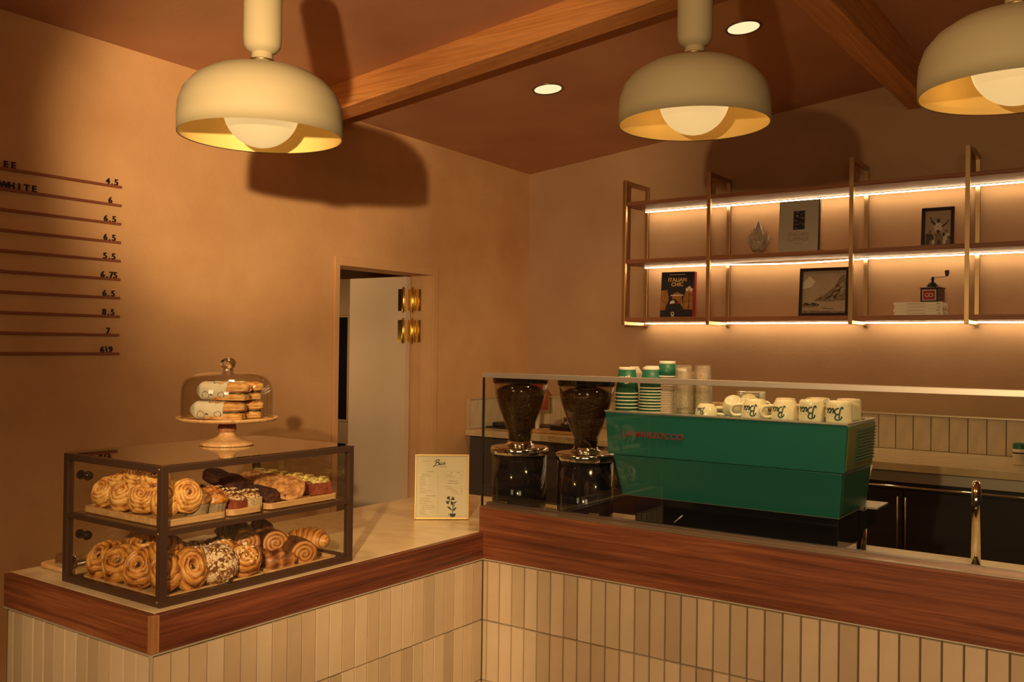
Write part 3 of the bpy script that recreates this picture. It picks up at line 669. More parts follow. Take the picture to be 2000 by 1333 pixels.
# ================================================================== espresso machine
em = thing('espresso_machine', 'wide green espresso machine with its back panel towards the glass screen', 'coffee machine', (-1.13, 2.85, .911))
A0, A1, MY, MZ = -1.523, -.745, 2.700, 1.327
put(MB().hexa([(A0+.010, MY+.004, 1.190), (A1-.008, MY+.004, 1.190), (A1-.008, 3.0, 1.190), (A0+.010, 3.0, 1.190), (A0, MY, MZ), (A1, MY, MZ), (A1, 3.0, MZ), (A0, 3.0, MZ)]), 'upper_panel', M['green'], em, .0025)
put(MB().box(A0-.002, A1+.002, MY-.002, MY+.010, MZ, MZ+.006).box(A0-.002, A1+.002, 2.99, 3.002, MZ, MZ+.006).box(A0-.002, A0+.008, MY+.010, 2.99, MZ, MZ+.006).box(A1-.008, A1+.002, MY+.010, 2.99, MZ, MZ+.006), 'cup_rail', M['steel'], em, .001)
put(MB().hexa([(A0+.050, MY+.034, 1.056), (A1-.030, MY+.034, 1.056), (A1-.030, 3.02, 1.056), (A0+.050, 3.02, 1.056), (A0+.026, MY+.010, 1.1885), (A1-.016, MY+.010, 1.1885), (A1-.016, 3.02, 1.1885), (A0+.026, 3.02, 1.1885)]), 'lower_panel', M['green'], em, .0025)
put(MB().hexa([(A1-.0298, MY+.050, 1.066), (A1-.026, MY+.050, 1.066), (A1-.026, 3.01, 1.066), (A1-.0298, 3.01, 1.066), (A1-.0165, MY+.025, 1.182), (A1-.013, MY+.025, 1.182), (A1-.013, 3.01, 1.182), (A1-.0165, 3.01, 1.182)]), 'side_panel', M['green_dk'], em)
sp = put(MB().hexa([(A1-.0075, MY+.012, 1.196), (A1-.005, MY+.012, 1.196), (A1-.005, 2.995, 1.196), (A1-.0075, 2.995, 1.196), (A1+.0005, MY+.012, 1.322), (A1+.003, MY+.012, 1.322), (A1+.003, 2.995, 1.322), (A1+.0005, 2.995, 1.322)]), 'reflection_plate', M['olive'], em)  # plate coloured as the reflection seen in the machine's side
for i in range(11):
    z = 1.215+i*.0092
    q = put(MB().box(A1-.004+.008*(z-1.19)/.14, A1+.0015+.008*(z-1.19)/.14, MY+.10, 2.985, z, z+.0042), 'reflection_slat', M['green_dk'], em)  # slats draw the lines of that reflection
put(MB().box(A0+.09, A1-.036, MY+.045, 3.03, .955, 1.0555), 'base', M['black'], em, .003)
put(MB().box(A0+.085, A1-.030, MY+.036, 3.035, 1.0555, 1.0600), 'base_trim', M['steel'], em)
put(MB().box(A1-.10, A1-.028, 2.985, 3.150, .985, 1.046), 'drip_tray', M['black'], em, .002)
put(MB().box(A1-.11, A1+.002, 3.035, 3.17, 1.046, 1.052), 'drip_grid', M['steel'], em, .001)
put(MB().tube([(A1-.012, 3.018, 1.185), (A1-.045, 3.028, 1.055)], .004, 8), 'side_edge', M['steel'], em)
for x, y in ((A0+.13, 2.79), (A1-.10, 2.79), (A0+.13, 2.99), (A1-.046, 3.035)):
    put(MB().lathe([(0, .9115), (.019, .9115), (.019, .914), (.0145, .920), (.0165, .985), (.0, .985)], 24, (x, y, 0)), 'leg', M['chrome'], em)
text('brand_lettering', 'LA MARZOCCO', .0255, M['red'], em, (A0+.065+1.13, MY-.0005-2.85, 1.252-.911), (PI/2-math.radians(1.6), 0, 0), .0012, 'LEFT', 1.24, .0004)
for x in (-1.29,):
    put(MB().tube([(x, 2.74, .985), (x+.028, 2.742, 1.01)], .0025, 6), 'hose_clip', M['steel'], em)
# ================================================================== grinders
def make_grinder():
    t = thing('coffee_grinder')
    body = MB().lathe([(0, .004), (.094, .004), (.098, .012), (.098, .250), (0, .250)], 48).build('body', M['black'], t)
    MB().lathe([(0, 0), (.085, 0), (.085, .006), (0, .006)], 32).build('base_pad', M['black_matt'], t)
    MB().lathe([(0, .250), (.102, .250), (.105, .253), (.105, .272), (.102, .276), (.09, .278), (0, .278)], 56).build('steel_cap', M['chrome'], t)
    MB().lathe([(.0, .278), (.052, .278), (.055, .284), (.044, .290), (.043, .297), (0, .297)], 40).build('collar', M['chrome'], t)
    hp = [(.041, .296), (.044, .330), (.060, .375), (.078, .420), (.092, .470), (.097, .520)]
    h = MB().lathe([(r, z) for r, z in hp]+[(r-.003, z) for r, z in hp[::-1]], 48).build('hopper', M['glass_smoke'], t)
    MB().lathe([(0, .298), (.038, .298), (.040, .325), (.038, .328), (0, .328)], 32).build('gate', M['black'], h)
    bp = [(0, .329), (.037, .329), (.050, .36), (.070, .415), (.083, .46), (.086, .488), (.06, .502), (.03, .510), (0, .513)]
    MB().lathe(bp, 48, wob=lambda a, j: 1+.012*math.sin(a*19+j*5)).build('beans', M['beans'], h)
    MB().lathe([(.0985, .514), (.101, .516), (.101, .540), (.097, .545), (0, .548)], 48).build('lid', M['black'], t)
    MB().box(-.026, .026, -.1035, -.097, .013, .026).build('badge', M['brass_old'], t)
    return t
gr = make_grinder(); gr.location = (-1.925, 2.790, .911); gr.rotation_euler = (0, 0, math.radians(35)); tag(gr, 'left black coffee grinder with a full bean hopper, at the end of the glass screen', 'coffee grinder', 'coffee grinders')
g2 = copy_tree(gr, (-1.640, 2.775, .911), math.radians(32), 'right black coffee grinder beside the green espresso machine'); g2.scale = (.98, .98, .965)
gr.scale = (1, 1, .965)
# ================================================================== cups on the machine
CZ = MZ+.0004
NTH = ['lowest', 'second', 'third', 'fourth', 'fifth', 'sixth', 'seventh', 'eighth', 'ninth', 'tenth', 'eleventh', 'twelfth', 'thirteenth', 'fourteenth', 'fifteenth', 'sixteenth', 'seventeenth', 'eighteenth', 'nineteenth']
def nth(k, n): return 'topmost' if k == n-1 else NTH[k]
def cup_proto(name, rb, rt, h, colour):
    t = thing(name)
    MB().lathe([(rb-.0015, 0), (rb, 0), (rt, h-.0085), (rt-.0015, h-.0085), (rb-.0015, 0)], 32).build('wall', colour, t)
    rim = MB(); rim.tube([(rb*math.cos(2*PI*i/32), rb*math.sin(2*PI*i/32), .0022) for i in range(32)], .0022, 6, closed=True); rim.build('rim', M['cup_cream'], t)
    MB().lathe([(rt-.0035, h-.012), (rt, h-.0085), (rt-.0006, h), (rt-.002, h), (rt-.003, h-.008), (0, h-.008)], 32).build('base_band', M['cup_cream'], t)
    return t
def cup_stack(x, y, n, pitch, rb, rt, h, where, group, logo=False, z0=CZ):
    pr = None
    for k in range(n):
        lb = '%s green paper cup, counted upwards, in %s' % (nth(k, n), where)
        if pr is None:
            pr = cup_proto('paper_cup', rb, rt, h, M['cup_green']); o = pr
        else: o = copy_tree(pr)
        o.location = (x, y, z0+pitch*k); tag(o, lb, 'paper cup', group)
        if k == n-1 and logo:
            a0 = math.radians(-84)
            def f(u, v):
                sc = .022; z = h-.030-v*sc; a = a0-(u-.7)*sc/(rt)
                r = rb+(rt-rb)*z/(h-.0085)+.0004
                return (r*math.cos(a), r*math.sin(a), z)
            bici(f, .13).build('logo', M['cup_cream'], o)
cup_stack(-1.478, 2.765, 6, .0118, .0385, .0285, .088, 'the left stack on the machine', 'left stack of green cups', True)
cup_stack(-1.399, 2.785, 9, .0098, .0385, .0285, .070, 'the second stack on the machine', 'second stack of green cups')
cup_stack(-1.438, 2.875, 7, .0118, .0365, .0275, .080, 'the stack hidden behind the first two', 'back stack of green cups')
cup_stack(-1.365, 2.915, 6, .0118, .0365, .0275, .085, 'the back stack beside the lids', 'back right stack of green cups')
# small cup resting on the lids
sm = None
LN = 20
for k in range(LN):
    if k == 0:
        sm = thing('cup_lid'); MB().lathe([(.0285, 0), (.0295, .0012), (.0295, .0036), (.0268, .0042), (.0255, .0062), (0, .0062)], 32).build('disc', M['lid'], sm)
        MB().lathe([(.006, .0062), (.006, .0066), (0, .0066)], 10, (.02, 0, 0)).build('sip_hole', M['ink_grey'], sm); o = sm
    else: o = copy_tree(sm)
    o.location = (-1.352, 2.806, CZ+.0058*k)
    tag(o, 'pale lid, %s counted upwards in the stack beside the glass tumblers' % nth(k, LN), 'lid', 'pale cup lids in one stack')
sc_ = cup_proto('paper_cup', .031, .0265, .052, M['cup_green']); sc_.location = (-1.352, 2.806, CZ+.0058*LN+.0012); tag(sc_, 'small green paper cup turned over on top of the pale lid stack', 'paper cup')
# faceted tumblers, upside down in two stacks
def tumbler():
    t = thing('glass_tumbler')
    n = 10; prof_o = [(.034, 0), (.034, .012), (.0325, .014), (.0255, .082), (.024, .085)]; prof_i = [(.0, .080), (.0225, .079), (.0305, .014), (.032, 0)]
    MB().lathe([(r, z) for r, z in prof_o]+[(0, .085)], n, smooth=False).build('wall', M['tumbler'], t)
    MB().lathe([(.0315, 0), (.023, .078), (0, .080)], n, smooth=False).build('inner_face', M['tumbler'], t)
    return t
def tumbler_mat():
    m = glass('tumbler_glass', (.985, .97, .94), 1.5, .03, 4.5); nt = m.node_tree; out = nt.nodes['Material Output']; old = out.inputs[0].links[0].from_socket
    mx = N(nt, 'ShaderNodeMixShader'); mx.inputs[0].default_value = .09; gl = [q for q in nt.nodes if q.type == 'BSDF_GLOSSY'][0]; vo, _ = noise_tex(nt, 240, 2); bp_ = N(nt, 'ShaderNodeBump'); bp_.inputs['Strength'].default_value = .9; bp_.inputs['Distance'].default_value = .004; nt.links.new(vo.outputs[0], bp_.inputs['Height']); nt.links.new(bp_.outputs[0], gl.inputs['Normal']); df = N(nt, 'ShaderNodeBsdfDiffuse'); df.inputs[0].default_value = (.8, .66, .48, 1)
    nt.links.new(old, mx.inputs[1]); nt.links.new(df.outputs[0], mx.inputs[2]); nt.links.new(mx.outputs[0], out.inputs[0]); return m
M['tumbler'] = tumbler_mat()
tb = None
for s, (x, y, n, nm) in enumerate(((-1.284, 2.785, 4, 'front'), (-1.248, 2.850, 4, 'rear'), (-1.315, 2.880, 3, 'hindmost'))):
    for k in range(n):
        if tb is None: tb = tumbler(); o = tb
        else: o = copy_tree(tb)
        o.location = (x, y, CZ+.0245*k)
        tag(o, '%s faceted glass tumbler of the %s glass stack on the machine' % (nth(k, n), nm), 'glass', 'upturned glass tumblers')
# white mugs, upside down
def mug(R0, R1, H, curve=.5, tall=False):
    t = thing('mug')
    prof = [(R0-.004, .0), (R0, .001)]
    for i in range(1, 9):
        s = i/8; prof.append((R0+(R1-R0)*(s**2.2 if not tall else s*.6), H*.92*s))
    prof += [(R1*(.92 if not tall else .97)*1.0 if tall else R1*.96, H*.975), (R1*.86, H), (R1*.78, H), (R1*.74, H*.965), (0, H*.96)]
    MB().lathe(prof, 40).build('body', M['mug'], t)
    hp = [(R0*.93, 0, H*.18), (R0+.020, 0, H*.16), (R0+.030, 0, H*.38), (R0+.022, 0, H*.66), (R0*.80, 0, H*.72)]
    cv = catmull([(p[0], p[2]) for p in hp], 5)
    MB().tube([(p.x, 0, p.y) for p in cv], .0052, 8).build('handle', M['mug'], t)
    a0 = math.radians(-90)
    def f(u, v):
        sc = H*.50; z = H*.70-v*sc; a = a0-(u-.7)*sc/R0
        s = min(1, z/(H*.92)); r = R0+(R1-R0)*(max(s, 0)**2.2 if not tall else s*.6)+.0006
        return (r*math.cos(a), r*math.sin(a), z)
    bici(f, .13).build('logo', M['ink_green'], t)
    return t
ms = mug(.036, .025, .038); mm = mug(.042, .030, .060); mt = mug(.0375, .034, .066, tall=True)
spots = [(ms, -1.196, 2.765, 20, 'small white cup upside down, first in the row beside the tumblers'),
         (ms, -1.118, 2.785, 160, 'white mug lying tilted, second in the row on the machine'),
         (mm, -1.036, 2.758, 200, 'rounded white mug upside down, third in the row on the machine'),
         (mm, -.946, 2.765, 215, 'rounded white mug upside down, fourth in the row on the machine'),
         (mt, -.864, 2.760, 150, 'straight-sided white mug upside down, fifth in the row on the machine'),
         (mt, -.784, 2.758, 150, 'straight-sided white mug at the right end of the row on the machine'),
         (ms, -1.110, 2.895, 10, 'small white cup behind the tilted mug'),
         (mm, -.990, 2.900, 100, 'white mug in the second row behind the rounded mugs'),
         (mt, -.885, 2.885, 100, 'straight-sided white mug in the second row near the right end'),
         (mt, -.798, 2.905, 120, 'straight-sided white mug in the back right corner of the machine top')]
usedp = set()
for pr, x, y, a, lb in spots:
    if id(pr) in usedp: o = copy_tree(pr)
    else: o = pr; usedp.add(id(pr))
    o.location = (x, y, CZ); o.rotation_euler = (0, 0, math.radians(a)); tag(o, lb, 'mug', 'white mugs on the machine')
    for ch in o.children:   # turn the print towards the customers whatever way the handle points
        if ch.name.startswith('logo'): ch.rotation_euler = (0, 0, math.radians(-a+rnd(-14, 2)-6))
    if 'tilted' in lb: o.rotation_euler = (math.radians(38), 0, math.radians(8)); o.location.z += .024; o.location.y += .012
    if 'fourth' in lb: o.rotation_euler[1] = math.radians(0)
# saucers on a wooden box behind the machine
wb = thing('wooden_box', 'pale wooden box behind the machine carrying the saucers', 'box', (-1.225, 3.095, .911))
MB().box(-.13, .13, -.045, .045, 0, .428).build('shell', M['oak'], wb, .003); MB().box(-.135, .135, -.050, .052, .428, .440).build('lid', M['oak'], wb, .002)
sau = None
for k in range(8):
    if sau is None: sau = thing('saucer'); MB().lathe([(0, 0), (.028, 0), (.030, .002), (.047, .0038), (.0485, .005), (.047, .0058), (.028, .0035), (0, .0032)], 36).build('dish', M['mug'], sau); MB().lathe([(.024, -.0002), (.026, -.001), (.028, 0)], 30).build('foot_ring', M['mug'], sau); o = sau
    else: o = copy_tree(sau)
    o.location = (-1.178, 3.100, 1.3523+.0052*k); tag(o, 'white saucer, %s in the stack behind the mugs' % nth(k, 8), 'saucer', 'stacked white saucers')
# ================================================================== tap
tp = thing('tap', 'tall chrome gooseneck tap standing on the right worktop', 'tap', (-.458, 2.985, .911))
pts = [(0, 0, .012), (0, 0, .19)]+[(0, .045-.045*math.cos(a), .195+.045*math.sin(a)) for a in [math.radians(q) for q in range(0, 181, 15)]]+[(0, .09, .15)]
MB().tube(pts, .0130, 20).build('spout', M['chrome'], tp)
MB().lathe([(0, 0), (.022, 0), (.022, .008), (.017, .014), (0, .014)], 28).build('base', M['chrome'], tp)
tp.rotation_euler = (0, 0, math.radians(8.7))
# ================================================================== back worktop things
cn = thing('drink_can', 'small white can with a green top on the back worktop at the right edge', 'can', (-.655, 5.60, .9505))
MB().lathe([(0, 0), (.027, 0), (.032, .005), (.032, .085)], 32).build('body', M['cup_cream'], cn)
MB().lathe([(.0322, .085), (.0322, .108), (.028, .115), (.026, .115), (.026, .112), (0, .112)], 32).build('top', M['cup_green'], cn)
MB().lathe([(.0326, .06+.0), (.0326, .068)], 32).build('print_band', M['ink_green'], cn)
bt = thing('folded_cloth', 'black folded cloth on the back worktop behind the left grinder', 'cloth', (-3.905, 5.56, .9505), math.radians(3))
MB().box(-.165, .165, -.10, .10, 0, .012).build('lower_fold', M['tray_black'], bt, .004); MB().box(-.12, .155, -.085, .085, .012, .042).build('upper_fold', M['tray_black'], bt, .008)
bd = tag(MB().box(-.22, .22, -.11, .11, 0, .018).build('serving_board', M['oak'], None, .004), 'plain wooden board on the back worktop between the grinders', 'board'); bd.location = (-3.42, 5.47, .9505)
tm = thing('tamping_tray', 'black tamping tray on the wooden board of the back worktop', 'tray', (-3.38, 5.50, .969))
MB().slab([(-.12, -.07), (.12, -.07), (.10, .07), (-.10, .07)], 0, .032).build('pad', M['tray_black'], tm, .006); MB().lathe([(0, .032), (.03, .032), (.03, .045), (.012, .052), (.012, .075), (.02, .085), (0, .09)], 20, (-.04, .01, 0)).build('tamper', M['dark_steel'], tm)
bt2 = tag(MB().box(-.14, .14, -.09, .09, 0, .02).build('card_reader_tray', M['tray_black'], None, .006), 'low black tray on the back worktop beside the wooden board', 'tray'); bt2.location = (-3.66, 5.72, .9505)
sg = thing('table_lamp', 'small red-shaded lamp on a pale post on the back worktop', 'lamp', (-3.66, 5.52, .9505))
MB().lathe([(0, 0), (.05, 0), (.05, .012), (.0, .014)], 28).build('base', M['oak'], sg); MB().box(-.011, .011, -.011, .011, .012, .19).build('post', M['cup_cream'], sg, .002)
MB().lathe([(.07, .15), (.075, .15), (.072, .27), (.03, .33), (0, .335)], 28).build('shade', M['lamp_red'], sg)
bx = thing('frame_board', 'tall narrow dark-edged board leaning behind the tumblers', 'board', (-1.335, 3.10, .911))
MB().box(-.03, .03, 0, .012, 0, .545).build('panel', M['oak'], bx); MB().box(.03, .045, -.002, .014, 0, .545).build('edge', M['black_matt'], bx)
bx.location = (-1.392, 3.115, .911)
# paper roll between the grinder and the cups
pb = thing('milk_carton', 'pale upright paper carton between the right grinder and the cups', 'carton', (-1.512, 2.88, CZ)); pb.location = (-1.505, 2.865, CZ)
MB().box(-.016, .016, -.03, .03, 0, .125).build('body', M['cup_cream'], pb, .002); MB().prism([(-.016, .125), (.016, .125), (0, .148)], -.03, .03).build('gable', M['cup_cream'], pb)
# ================================================================== counter sign
sn = thing('menu_sign', 'brass-framed printed coffee menu standing on the counter corner', 'sign', (-2.1465, 2.621, .9122), math.atan2(2.683-2.559, -2.071+2.222))
sn.rotation_euler = (math.radians(-6), 0, sn.rotation_euler[2])
w2, hh = .0975, .232
f = MB().box(-w2, -w2+.0045, -.004, .010, 0, hh).box(w2-.0045, w2, -.004, .010, 0, hh).box(-w2+.0045, w2-.0045, -.004, .010, 0, .007).box(-w2+.0045, w2-.0045, -.004, .010, hh-.0045, hh)
f.build('frame', M['brass'], sn, .0008)
pg = MB().box(-w2+.0045, w2-.0045, .001, .004, .007, hh-.0045).build('page', M['paper'], sn)
MB().box(-w2+.0045, w2-.0045, -.002, -.0008, .007, hh-.0045).build('acrylic', M['glass'], sn)
MB().hexa([(-.03, .010, 0), (.03, .010, 0), (.03, .075, 0), (-.03, .075, 0), (-.03, .010, .004), (.03, .010, .004), (.03, .075, .004), (-.03, .075, .004)]).hexa([(.03, .07, 0), (.034, .07, 0), (.034, .016, .10), (.03, .016, .10), (.03, .076, 0), (.034, .076, 0), (.034, .020, .10), (.03, .020, .10)]).build('prop', M['brass'], sn)
def fb(u, v): return (-.028+u*.026+v*.004, .0006, .190+v*.021+u*.0035)
bici(fb, .115).build('logo', M['ink'], pg)
text('subtitle', 'COFFEE', .0062, M['ink'], pg, (-.010, .0006, .1855), (PI/2, 0, math.radians(0)), 0, 'LEFT', 1.35)
tx = MB()
def dash(x, z, n, h=.0018, w_=.0022, sp=.0031): 
    for i in range(n): poly(tx, [(x+i*sp, z), (x+i*sp+w_, z), (x+i*sp+w_, z+h), (x+i*sp, z+h)], 0, .0007)
dash(-.052, .168, 7, .0028)
for i, n in enumerate((8, 11, 6, 6, 7, 6, 7, 4, 6, 15, 9)): dash(-.079 if i > 1 else -.073, .160-i*.0066, n); dash(-.015, .160-i*.0066, 1)
dash(-.056, .082, 5, .0030); dash(-.038, .082, 5, .0030)
for i, n in enumerate((12, 11, 13, 9, 15, 17, 14, 7, 6, 10)): dash(-.079+(i in (4, 5, 6))*.005, .0735-i*.0064, n); dash(-.015, .0735-i*.0064, 1)
dash(.030, .165, 3, .0026); dash(.053, .165, 4, .0026); dash(.012, .157, 8); dash(.066, .157, 2); dash(.012, .151, 11); dash(.066, .151, 2)
dash(.024, .135, 11, .0028); dash(.020, .127, 13, .0028)
for i, (x, n) in enumerate(((.010, 8), (.018, 8), (.028, 8), (.036, 7), (.046, 5))): dash(x, .116-i*.0066, n); dash(.068, .116-i*.0066, 2)
dash(-.070, .206, 8, .0016)
tx.build('small_print', M['ink_grey'], pg)
bxm = MB()
for a, b_, c, d_ in ((.006, .076, .1715, .172), (.006, .076, .1455, .146), (.006, .0065, .146, .1715), (.0755, .076, .146, .1715)): poly(bxm, [(a, c), (b_, c), (b_, d_), (a, d_)], 0, .0007)
bxm.build('price_box', M['ink_grey'], pg)
fl = MB(); K = .0006
for a in (35, 125, 215, 305):
    a = math.radians(a); cx, cz_ = .031, .0665
    e = lambda r, da: (cx+r*math.cos(a+da), cz_+r*math.sin(a+da))
    poly(fl, [e(.0004, 0), e(.009, -.40), e(.017, -.50), e(.0155, -.2), e(.018, 0), e(.0155, .2), e(.017, .50), e(.009, .40)], 0, K)
def stroke(pts, w_): ribbon(fl, catmull(pts, 4), w_, lambda u, v: (u, K, v))
stroke([(.039, .018), (.040, .034), (.040, .046), (.034, .058)], .0022); stroke([(.040, .046), (.046, .056)], .0018)
for pts in ([(.040, .030), (.030, .034), (.018, .046), (.029, .044)], [(.040, .028), (.048, .032), (.054, .043), (.044, .040)], [(.046, .055), (.044, .065), (.048, .061), (.051, .068), (.049, .062), (.057, .065)], [(.038, .050), (.035, .056), (.040, .056)], [(.041, .044), (.046, .053), (.047, .047)]):
    poly(fl, pts, 0, K*.9)
poly(fl, [(.028, .020), (.052, .020), (.049, .011), (.045, .008), (.035, .008), (.031, .011)], 0, K)
poly(fl, [(.033, .0075), (.047, .0075), (.049, .006), (.031, .006)], 0, K)
stroke([(.028, .019), (.025, .018), (.025, .014), (.030, .012)], .0012)
fl.build('flower_drawing', M['ink'], pg)
cp = MB().hexa([(0, 0, 0), (.035, .01, 0), (.033, .014, 0), (-.002, .004, 0), (.004, -.001, .014), (.033, .008, .012), (.032, .010, .012), (.003, .001, .014)])
o = tag(cp.build('card_holder', M['oak'], None), 'tiny wooden card holder behind the brass menu sign', 'card holder'); o.location = (-2.055, 2.735, .9108)
# ================================================================== pastry case
CX0, CX1, CY0, CY1, CB, CTp = -2.357, -1.933, 1.327, 1.958, .9108, 1.2435
MS0, MS1 = 1.0775, 1.0915
pc = thing('pastry_case', 'two-tier glass pastry case in a dark bronze frame on the left counter', 'display case', (-2.145, 1.6425, CB))
b = .0185
for x, y in ((CX0, CY0), (CX1-b, CY0), (CX0, CY1-b), (CX1-b, CY1-b)): put(MB().box(x, x+b, y, y+b, CB, CTp), 'post', M['bronze'], pc, .0008)
for z0, z1 in ((CB, CB+b), (MS0, MS1), (CTp-b+.002, CTp-.0005)):
    put(MB().box(CX1-b*.9, CX1, CY0+b, CY1-b, z0, z1), 'rail', M['bronze'], pc, .0008)
    put(MB().box(CX0+b, CX1-b, CY0, CY0+b*.9, z0, z1), 'rail', M['bronze'], pc, .0008)
    put(MB().box(CX0+b, CX1-b, CY1-b*.9, CY1, z0, z1), 'rail', M['bronze'], pc, .0008)
    if z0 != MS0: put(MB().box(CX0, CX0+b*.7, CY0+b, CY1-b, z0, z0+(z1-z0)*(.55 if z0 == CB else 1)), 'rail', M['bronze'], pc, .0008)
put(MB().box(CX1-.010, CX1-.006, CY0+b, CY1-b, CB+b, CTp-b), 'front_pane', M['glass'], pc)
put(MB().box(CX0+b, CX1-b, CY0+.006, CY0+.010, CB+b, CTp-b), 'side_pane', M['glass'], pc)
put(MB().box(CX0+b, CX1-b, CY1-.010, CY1-.006, CB+b, CTp-b), 'side_pane', M['glass'], pc)
put(MB().box(CX0+.001, CX1-.001, CY0+.001, CY1-.001, CTp-.0004, CTp+.0034), 'top_pane', M['glass'], pc)
put(MB().box(CX0+.010, CX1-b*.9, CY0+b*.9, CY1-b*.9, MS1-.006, MS1-.001), 'shelf_pane', M['glass'], pc)
cm_ = (CY0+CY1)/2
for z0, z1 in ((CB+.012, MS0-.002), (MS1+.003, CTp-b)):
    for k, (a, c) in enumerate(((CY0+b, cm_+.008), (cm_-.008, CY1-b))):
        dd = put(MB().box(CX0+.003+k*.005, CX0+.0065+k*.005, a, c, z0, z1), 'door', M['glass'], pc)
        ky = CY0+.055 if k == 0 else CY1-.06
        q = MB().lathe([(.006, 0), (.006, .006), (.011, .009), (.013, .015), (.011, .021), (0, .024)], 20).build('knob', M['black'], dd)
        q.location = Vector((CX0+.0066+k*.005, ky, z0+(z1-z0)*.66))-pc.location; q.rotation_euler = (0, PI/2, 0)
        q2 = MB().lathe([(.006, 0), (.006, .006), (.011, .009), (.013, .015), (.011, .021), (0, .024)], 20).build('knob', M['black'], dd)
        q2.location = Vector((CX0+.003+k*.005, ky, z0+(z1-z0)*.66))-pc.location; q2.rotation_euler = (0, -PI/2, 0)
for z in (CTp-.008, MS0+.006, CB+.012):
    q = MB().lathe([(.0, .0014), (.002, .0012), (.003, 0)], 12).build('screw', M['brass'], pc); q.location = Vector((CX1-.012, CY0, z))-pc.location; q.rotation_euler = (PI/2, 0, 0)
# ------------------------------------------------------------------ trays
def tray(x0, x1, y0, y1, z, lb):
    t = thing('wooden_tray', lb, 'tray', ((x0+x1)/2, (y0+y1)/2, z), group='wooden pastry trays')
    a, c = (x1-x0)/2, (y1-y0)/2; r = .018
    def rr(a, c, r):
        return [(sx*(a-r)+r*math.cos(q), sy*(c-r)+r*math.sin(q)) for sx, sy, q0 in ((1, 1, 0), (-1, 1, 90), (-1, -1, 180), (1, -1, 270)) for q in [math.radians(q0+i*22.5) for i in range(5)]]
    MB().slab(rr(a-.003, c-.003, r), 0, .008).build('base', M['oak'], t, .001)
    o_, i_ = rr(a, c, r), rr(a-.010, c-.010, r-.008); n = len(o_); mb = MB()
    vs = [(x, y, .001) for x, y in o_]+[(x, y, .0165) for x, y in o_]+[(x, y, .0165) for x, y in i_]+[(x, y, .0075) for x, y in i_]
    fs = [(k*n+i, k*n+(i+1) % n, ((k+1) % 4)*n+(i+1) % n, ((k+1) % 4)*n+i) for k in range(4) for i in range(n)]
    mb.add(vs, fs).build('rim', M['oak'], t, .001); return t
UZ, LZ = MS1+.0002, CB+.0006
tray(-2.318, -1.962, 1.356, 1.540, UZ, 'wooden tray of swirl buns and muffins on the upper shelf')
tray(-2.318, -1.962, 1.548, 1.655, UZ, 'narrow wooden tray of almond cakes on the upper shelf')
tray(-2.318, -1.962, 1.672, 1.928, UZ, 'wooden tray of cookies and loaf slices on the upper shelf')
tray(-2.318, -1.962, 1.356, 1.556, LZ, 'wooden tray of fruit danishes on the lower level')
tray(-2.318, -1.962, 1.566, 1.668, LZ, 'narrow wooden tray under the almond swirl buns on the lower level')
tray(-2.318, -1.962, 1.688, 1.930, LZ, 'wooden tray of croissants on the lower level')
# ------------------------------------------------------------------ pastry shapes
def fr(x): return x-math.floor(x)
def swirl(Rr, H, turns, ridge, seed, mat, squash=1.0, dip=.35, flaky=.14):
    """rolled laminated bun: spiral folds on top, layered flank"""
    mb = MB(); nr, nt = 26, 64; vs = []; tn = []
    def shape(th): return 1+.13*noise.noise(Vector((math.cos(th)*1.1+seed, math.sin(th)*1.1, seed*.7)))+.05*noise.noise(Vector((math.cos(th)*3+seed, math.sin(th)*3, seed)))
    for i in range(nr+1):
        s = i/nr
        for k in range(nt):
            th = 2*PI*k/nt
            wv = noise.noise(Vector((s*2.2*math.cos(th)+seed*2, s*2.2*math.sin(th), seed)))
            ph = turns*s**1.12-th/(2*PI)+.34*wv; f_ = fr(ph)
            e = math.sin(PI*f_)**.55
            r = Rr*s*shape(th)
            dome = (1-max(0, (s-.38)/.62)**2.3)
            z = H*(.40+.60*dome)-(dip*H*(1-s/.35)**1.5 if s < .35 else 0)+ridge*(e-.6)*(1.25-.6*s)
            z += .0045*noise.noise(Vector((r*45*math.cos(th), r*45*math.sin(th), seed)))
            vs.append((r*math.cos(th), r*math.sin(th)*squash, max(z, .002)))
            tn.append(.24+.36*e+flaky*math.sin(2*PI*f_*4+wv*6)*(f_ > .2)-.16*(f_ > .90)+.34*wv-.10*(s > .8)*(1-e))
    for j, (q, zq) in enumerate(((1.035, .30), (1.0, .12), (.90, .0))):
        for k in range(nt):
            th = 2*PI*k/nt; r = Rr*q*shape(th)
            vs.append((r*math.cos(th), r*math.sin(th)*squash, H*zq)); tn.append((.62, .32, .2)[j]+.2*noise.noise(Vector((math.cos(th)*4, math.sin(th)*4, seed+j*3))))
    fs = []
    rows = nr+1+3
    for i in range(rows-1):
        for k in range(nt):
            k2 = (k+1) % nt; fs.append((i*nt+k, (i+1)*nt+k, (i+1)*nt+k2, i*nt+k2))
    fs.append(tuple((rows-1)*nt+k for k in range(nt)))
    return mb.add(vs, fs, tn, smooth=True).mesh('bun', M[mat])
